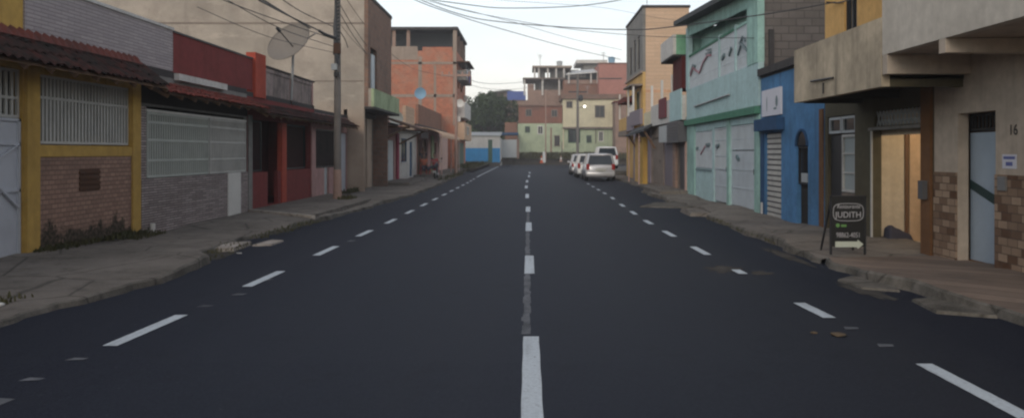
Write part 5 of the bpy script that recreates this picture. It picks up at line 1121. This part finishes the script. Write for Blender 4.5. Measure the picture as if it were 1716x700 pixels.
# ---------------- people, chairs, motorcycle ----------------
def skin(name, joints, edges, mat, parent, sub=2):
    me = bpy.data.meshes.new(name); me.from_pydata([j[0] for j in joints], edges, []); me.materials.append(MATS[mat])
    o = bpy.data.objects.new(name, me); COL.objects.link(o); o.parent = parent
    md = o.modifiers.new('skin', 'SKIN'); md.use_smooth_shade = True
    if not me.skin_vertices: me.skin_vertices.new() if hasattr(me.skin_vertices, 'new') else None
    for i, j in enumerate(joints): sv = me.skin_vertices[0].data[i]; sv.radius = (j[1], j[2] if len(j) > 2 else j[1]); sv.use_root = (i == 0)
    s_ = o.modifiers.new('sub', 'SUBSURF'); s_.levels = sub; s_.render_levels = sub
    return o
def person(x, y, z, rz, pose, shirt, trous, label):
    A = empty('person', (x, y, z), label, 'person', None, rz)
    if pose == 'sit':
        hp = .48; kn = (.48, .47); ft = (.52, .08); fx_ = .16
        J = [((0, 0, hp), .13, .11), ((0, -.02, hp + .25), .13, .10), ((0, -.03, hp + .48), .15, .09), ((0, -.02, hp + .60), .05), ((0, .0, hp + .70), .05)]
        E = [(0, 1), (1, 2), (2, 3), (3, 4)]
        for s_ in (-1, 1):
            b = len(J); J += [((s_ * .09, .05, hp - .01), .09), ((s_ * fx_, kn[0], kn[1]), .065), ((s_ * fx_, ft[0] - .05, ft[1] + .03), .04), ((s_ * fx_, ft[0] + .12, ft[1] - .03), .035)]; E += [(0, b), (b, b + 1), (b + 1, b + 2), (b + 2, b + 3)]
            b = len(J); J += [((s_ * .19, -.03, hp + .50), .06), ((s_ * .24, .02, hp + .24), .045), ((s_ * .15, .24, hp + .12), .03), ((s_ * .13, .32, hp + .10), .03, .018)]; E += [(2, b), (b, b + 1), (b + 1, b + 2), (b + 2, b + 3)]
        hz = hp + .80; cz = hp; fl = 1
    else:
        hp = .90
        J = [((0, 0, hp), .13, .10), ((0, 0, hp + .27), .12, .09), ((0, 0, hp + .50), .15, .09), ((0, 0, hp + .62), .05), ((0, .01, hp + .70), .05)]; E = [(0, 1), (1, 2), (2, 3), (3, 4)]
        for s_ in (-1, 1):
            b = len(J); J += [((s_ * .09, 0, hp - .08), .09), ((s_ * .11, .02, .48), .065), ((s_ * .12, 0, .09), .04), ((s_ * .13, .15, .04), .035)]; E += [(0, b), (b, b + 1), (b + 1, b + 2), (b + 2, b + 3)]
            b = len(J); J += [((s_ * .19, 0, hp + .50), .055), ((s_ * .25, .0, hp + .22), .042), ((s_ * .26, .08, hp - .02), .03), ((s_ * .26, .11, hp - .12), .03, .018)]; E += [(2, b), (b, b + 1), (b + 1, b + 2), (b + 2, b + 3)]
        hz = hp + .80
    body = skin('body', J, E, 'skin', A)
    m = MB(); m.sphere((0, .01, hz), .085, .10, .125, 12, 9); m.sphere((0, .115, hz - .01), .016, .02, .025, 6, 5)
    for s_ in (-1, 1): m.sphere((s_ * .086, 0, hz), .012, .022, .03, 6, 5)
    m.k = 1
    for s_ in (-1, 1): m.sphere((s_ * .033, .098, hz + .015), .011, .008, .008, 6, 5)
    m.sphere((0, .098, hz - .06), .022, .008, .005, 6, 5)
    hd = m.build('head', ['skin', 'hair'], A, True)
    MB().sphere((0, -.015, hz + .035), .096, .108, .11, 12, 9).build('hair', 'hair', A, True)
    # clothes
    skin('shirt', [((0, 0, hp + .02), .155, .13), ((0, -.01, hp + .27), .15, .125), ((0, -.02, hp + .48), .165, .11), ((0, -.02, hp + .57), .085)] + [p for s_ in (-1, 1) for p in (((s_ * .19, -.02, hp + .50), .075), ((s_ * .235, .0, hp + .32), .062))], [(0, 1), (1, 2), (2, 3), (2, 4), (4, 5), (2, 6), (6, 7)], shirt, A)
    if pose == 'sit': skin('trousers', [((0, -.01, hp), .15, .13)] + [p for s_ in (-1, 1) for p in (((s_ * .10, .06, hp), .10), ((s_ * .16, .46, .47), .082), ((s_ * .16, .48, .25), .062))], [(0, 1), (1, 2), (2, 3), (0, 4), (4, 5), (5, 6)], trous, A)
    else: skin('trousers', [((0, 0, hp), .15, .12)] + [p for s_ in (-1, 1) for p in (((s_ * .09, 0, hp - .1), .10), ((s_ * .11, .02, .48), .078), ((s_ * .12, 0, .14), .06))], [(0, 1), (1, 2), (2, 3), (0, 4), (4, 5), (5, 6)], trous, A)
    return A
def chair(x, y, z, rz, mat, label):
    A = empty('plastic_chair', (x, y, z), label, 'chair', 'plastic chairs in front of the bar', rz)
    MB().box(-.22, .22, -.20, .22, .42, .45).build('seat', mat, A, bevel=.01)
    m = MB(); m.box(-.22, .22, -.24, -.21, .78, .86)
    for i in range(5): m.box(-.2 + i * .09, -.16 + i * .09, -.235, -.215, .45, .78)
    m.build('backrest', mat, A)
    for a in (-1, 1):
        MB().bar((a * .22, -.2, .66), (a * .24, .18, .64), .05, .025).bar((a * .24, .18, .64), (a * .21, .2, .44), .03).build('armrest', mat, A)
        for b in (-1, 1): MB().bar((a * .2, b * .19, .43), (a * .24, b * .24, 0), .04).build('leg', mat, A)
zs = .27
chair(-6.9, 53.0, zs, R(-160), 'plastic_red', 'red plastic chair by the white house, nearest the wall'); person(-6.9, 53.0, zs, R(-160), 'sit', 'shirt_orange', 'trousers', 'person in an orange shirt sitting on a red chair before the bar, nearest the wall')
chair(-6.25, 53.4, zs, R(160), 'plastic_red', 'red plastic chair nearer the road before the bar'); person(-6.25, 53.4, zs, R(160), 'sit', 'shirt_red', 'trousers', 'person in a red shirt sitting before the bar, nearer the road')
person(-7.15, 54.6, zs, R(180), 'stand', 'shirt_dark', 'trousers', 'person in dark clothes standing in the bar doorway')
# motorcycle seen from behind
A = empty('motorcycle', (-5.75, 49.4, .12), 'small dark motorcycle parked on the pavement in front of the bar', 'motorcycle')
for yy in (.0, 1.25):
    cyl = lambda w, r_: [(w, yy + r_ * math.cos(k * math.pi / 10), .30 + r_ * math.sin(k * math.pi / 10)) for k in range(20)]
    w = MB().loft([cyl(-.055, .26), cyl(-.04, .30), cyl(.04, .30), cyl(.055, .26)]).build('wheel', 'rubber', A); MB().loft([cyl(-.06, .17), cyl(.06, .17)]).build('rim', 'steel', w)
m = MB(); m.loft([[(-.09, -.15, .66), (.09, -.15, .66), (.06, -.15, .74), (-.06, -.15, .74)], [(-.13, .3, .62), (.13, .3, .62), (.1, .3, .76), (-.1, .3, .76)], [(-.12, .7, .66), (.12, .7, .66), (.08, .7, .78), (-.08, .7, .78)]]); m.build('seat', 'rubber', A)
MB().sphere((0, .85, .80), .15, .24, .14).build('fuel_tank', 'shirt_dark', A, True); MB().box(-.13, .13, .35, .85, .28, .62).build('engine', 'bumper_grey', A, bevel=.03)
MB().tube([(0, 1.25, .3), (0, 1.02, .98)], .04, 6).tube([(-.36, .92, 1.04), (-.2, 1.0, 1.02), (.2, 1.0, 1.02), (.36, .92, 1.04)], .02, 6).build('handlebar', 'steel', A)
MB().box(-.09, .09, -.27, -.2, .52, .62).build('tail_light', 'tail_red', A); MB().box(-.1, .1, -.29, -.275, .34, .50).build('number_plate', 'plate', A); MB().box(-.07, .07, -.32, .1, .62, .66).build('mudguard', 'shirt_dark', A)
MB().tube([(.14, -.25, .28), (.15, .7, .3)], .045, 8).build('exhaust', 'steel', A)
for s_ in (-1, 1): MB().sphere((s_ * .3, .98, 1.22), .07, .01, .05).tube([(s_ * .28, .95, 1.04), (s_ * .3, .97, 1.18)], .01, 5).build('mirror', 'rubber', A)
# litter
def bit(x, y, s_, mat, label, name='litter'):
    rnd = random.Random(int(x * 100)); m = MB(); z = zr(y) + .005
    m.loft([[(x + s_ * math.cos(k * 1.05) * rnd.uniform(.6, 1.2), y + s_ * math.sin(k * 1.05) * rnd.uniform(.6, 1.2), z + q * s_ * .35 * rnd.uniform(.3, 1)) for k in range(6)] for q in (0, .8)]); tag(m.build(name, mat), label, 'litter')
bit(2.66, 6.95, .07, 'leaf_brown', 'dry brown leaf clump on the asphalt of the right lane', 'leaf_clump')
bit(2.50, 7.05, .035, 'leaf_brown', 'small crumb of dirt beside the leaf clump on the right lane', 'leaf_clump')
bit(4.55, 10.4, .05, 'litter_white', 'white paper scrap in the right gutter near the sign board'); bit(-4.75, 13.2, .05, 'litter_white', 'white scrap at the broken notch of the left kerb')
m = MB(); m.sphere((-4.98, 7.6, .27), .03, .03, .02); tag(m.build('litter', 'litter_white'), 'tiny white scrap on the near left pavement edge', 'litter')

# ---------------- haze ----------------
HAZE = .0014
if HAZE:
    m_, t, b = nodes('haze_air'); t.nodes.remove(b); pv = t.nodes.new('ShaderNodeVolumePrincipled')
    pv.inputs['Color'].default_value = (.93, .94, .96, 1); pv.inputs['Density'].default_value = HAZE; pv.inputs['Anisotropy'].default_value = .2
    t.links.new(pv.outputs[0], t.nodes['Material Output'].inputs['Volume'])
    tag(MB().box(-225, 225, -62, 405, -1.6, 16.5).build('haze', 'haze_air'), kind='stuff')
for o in list(bpy.data.objects):
    if '_w' in o: del o['_w']
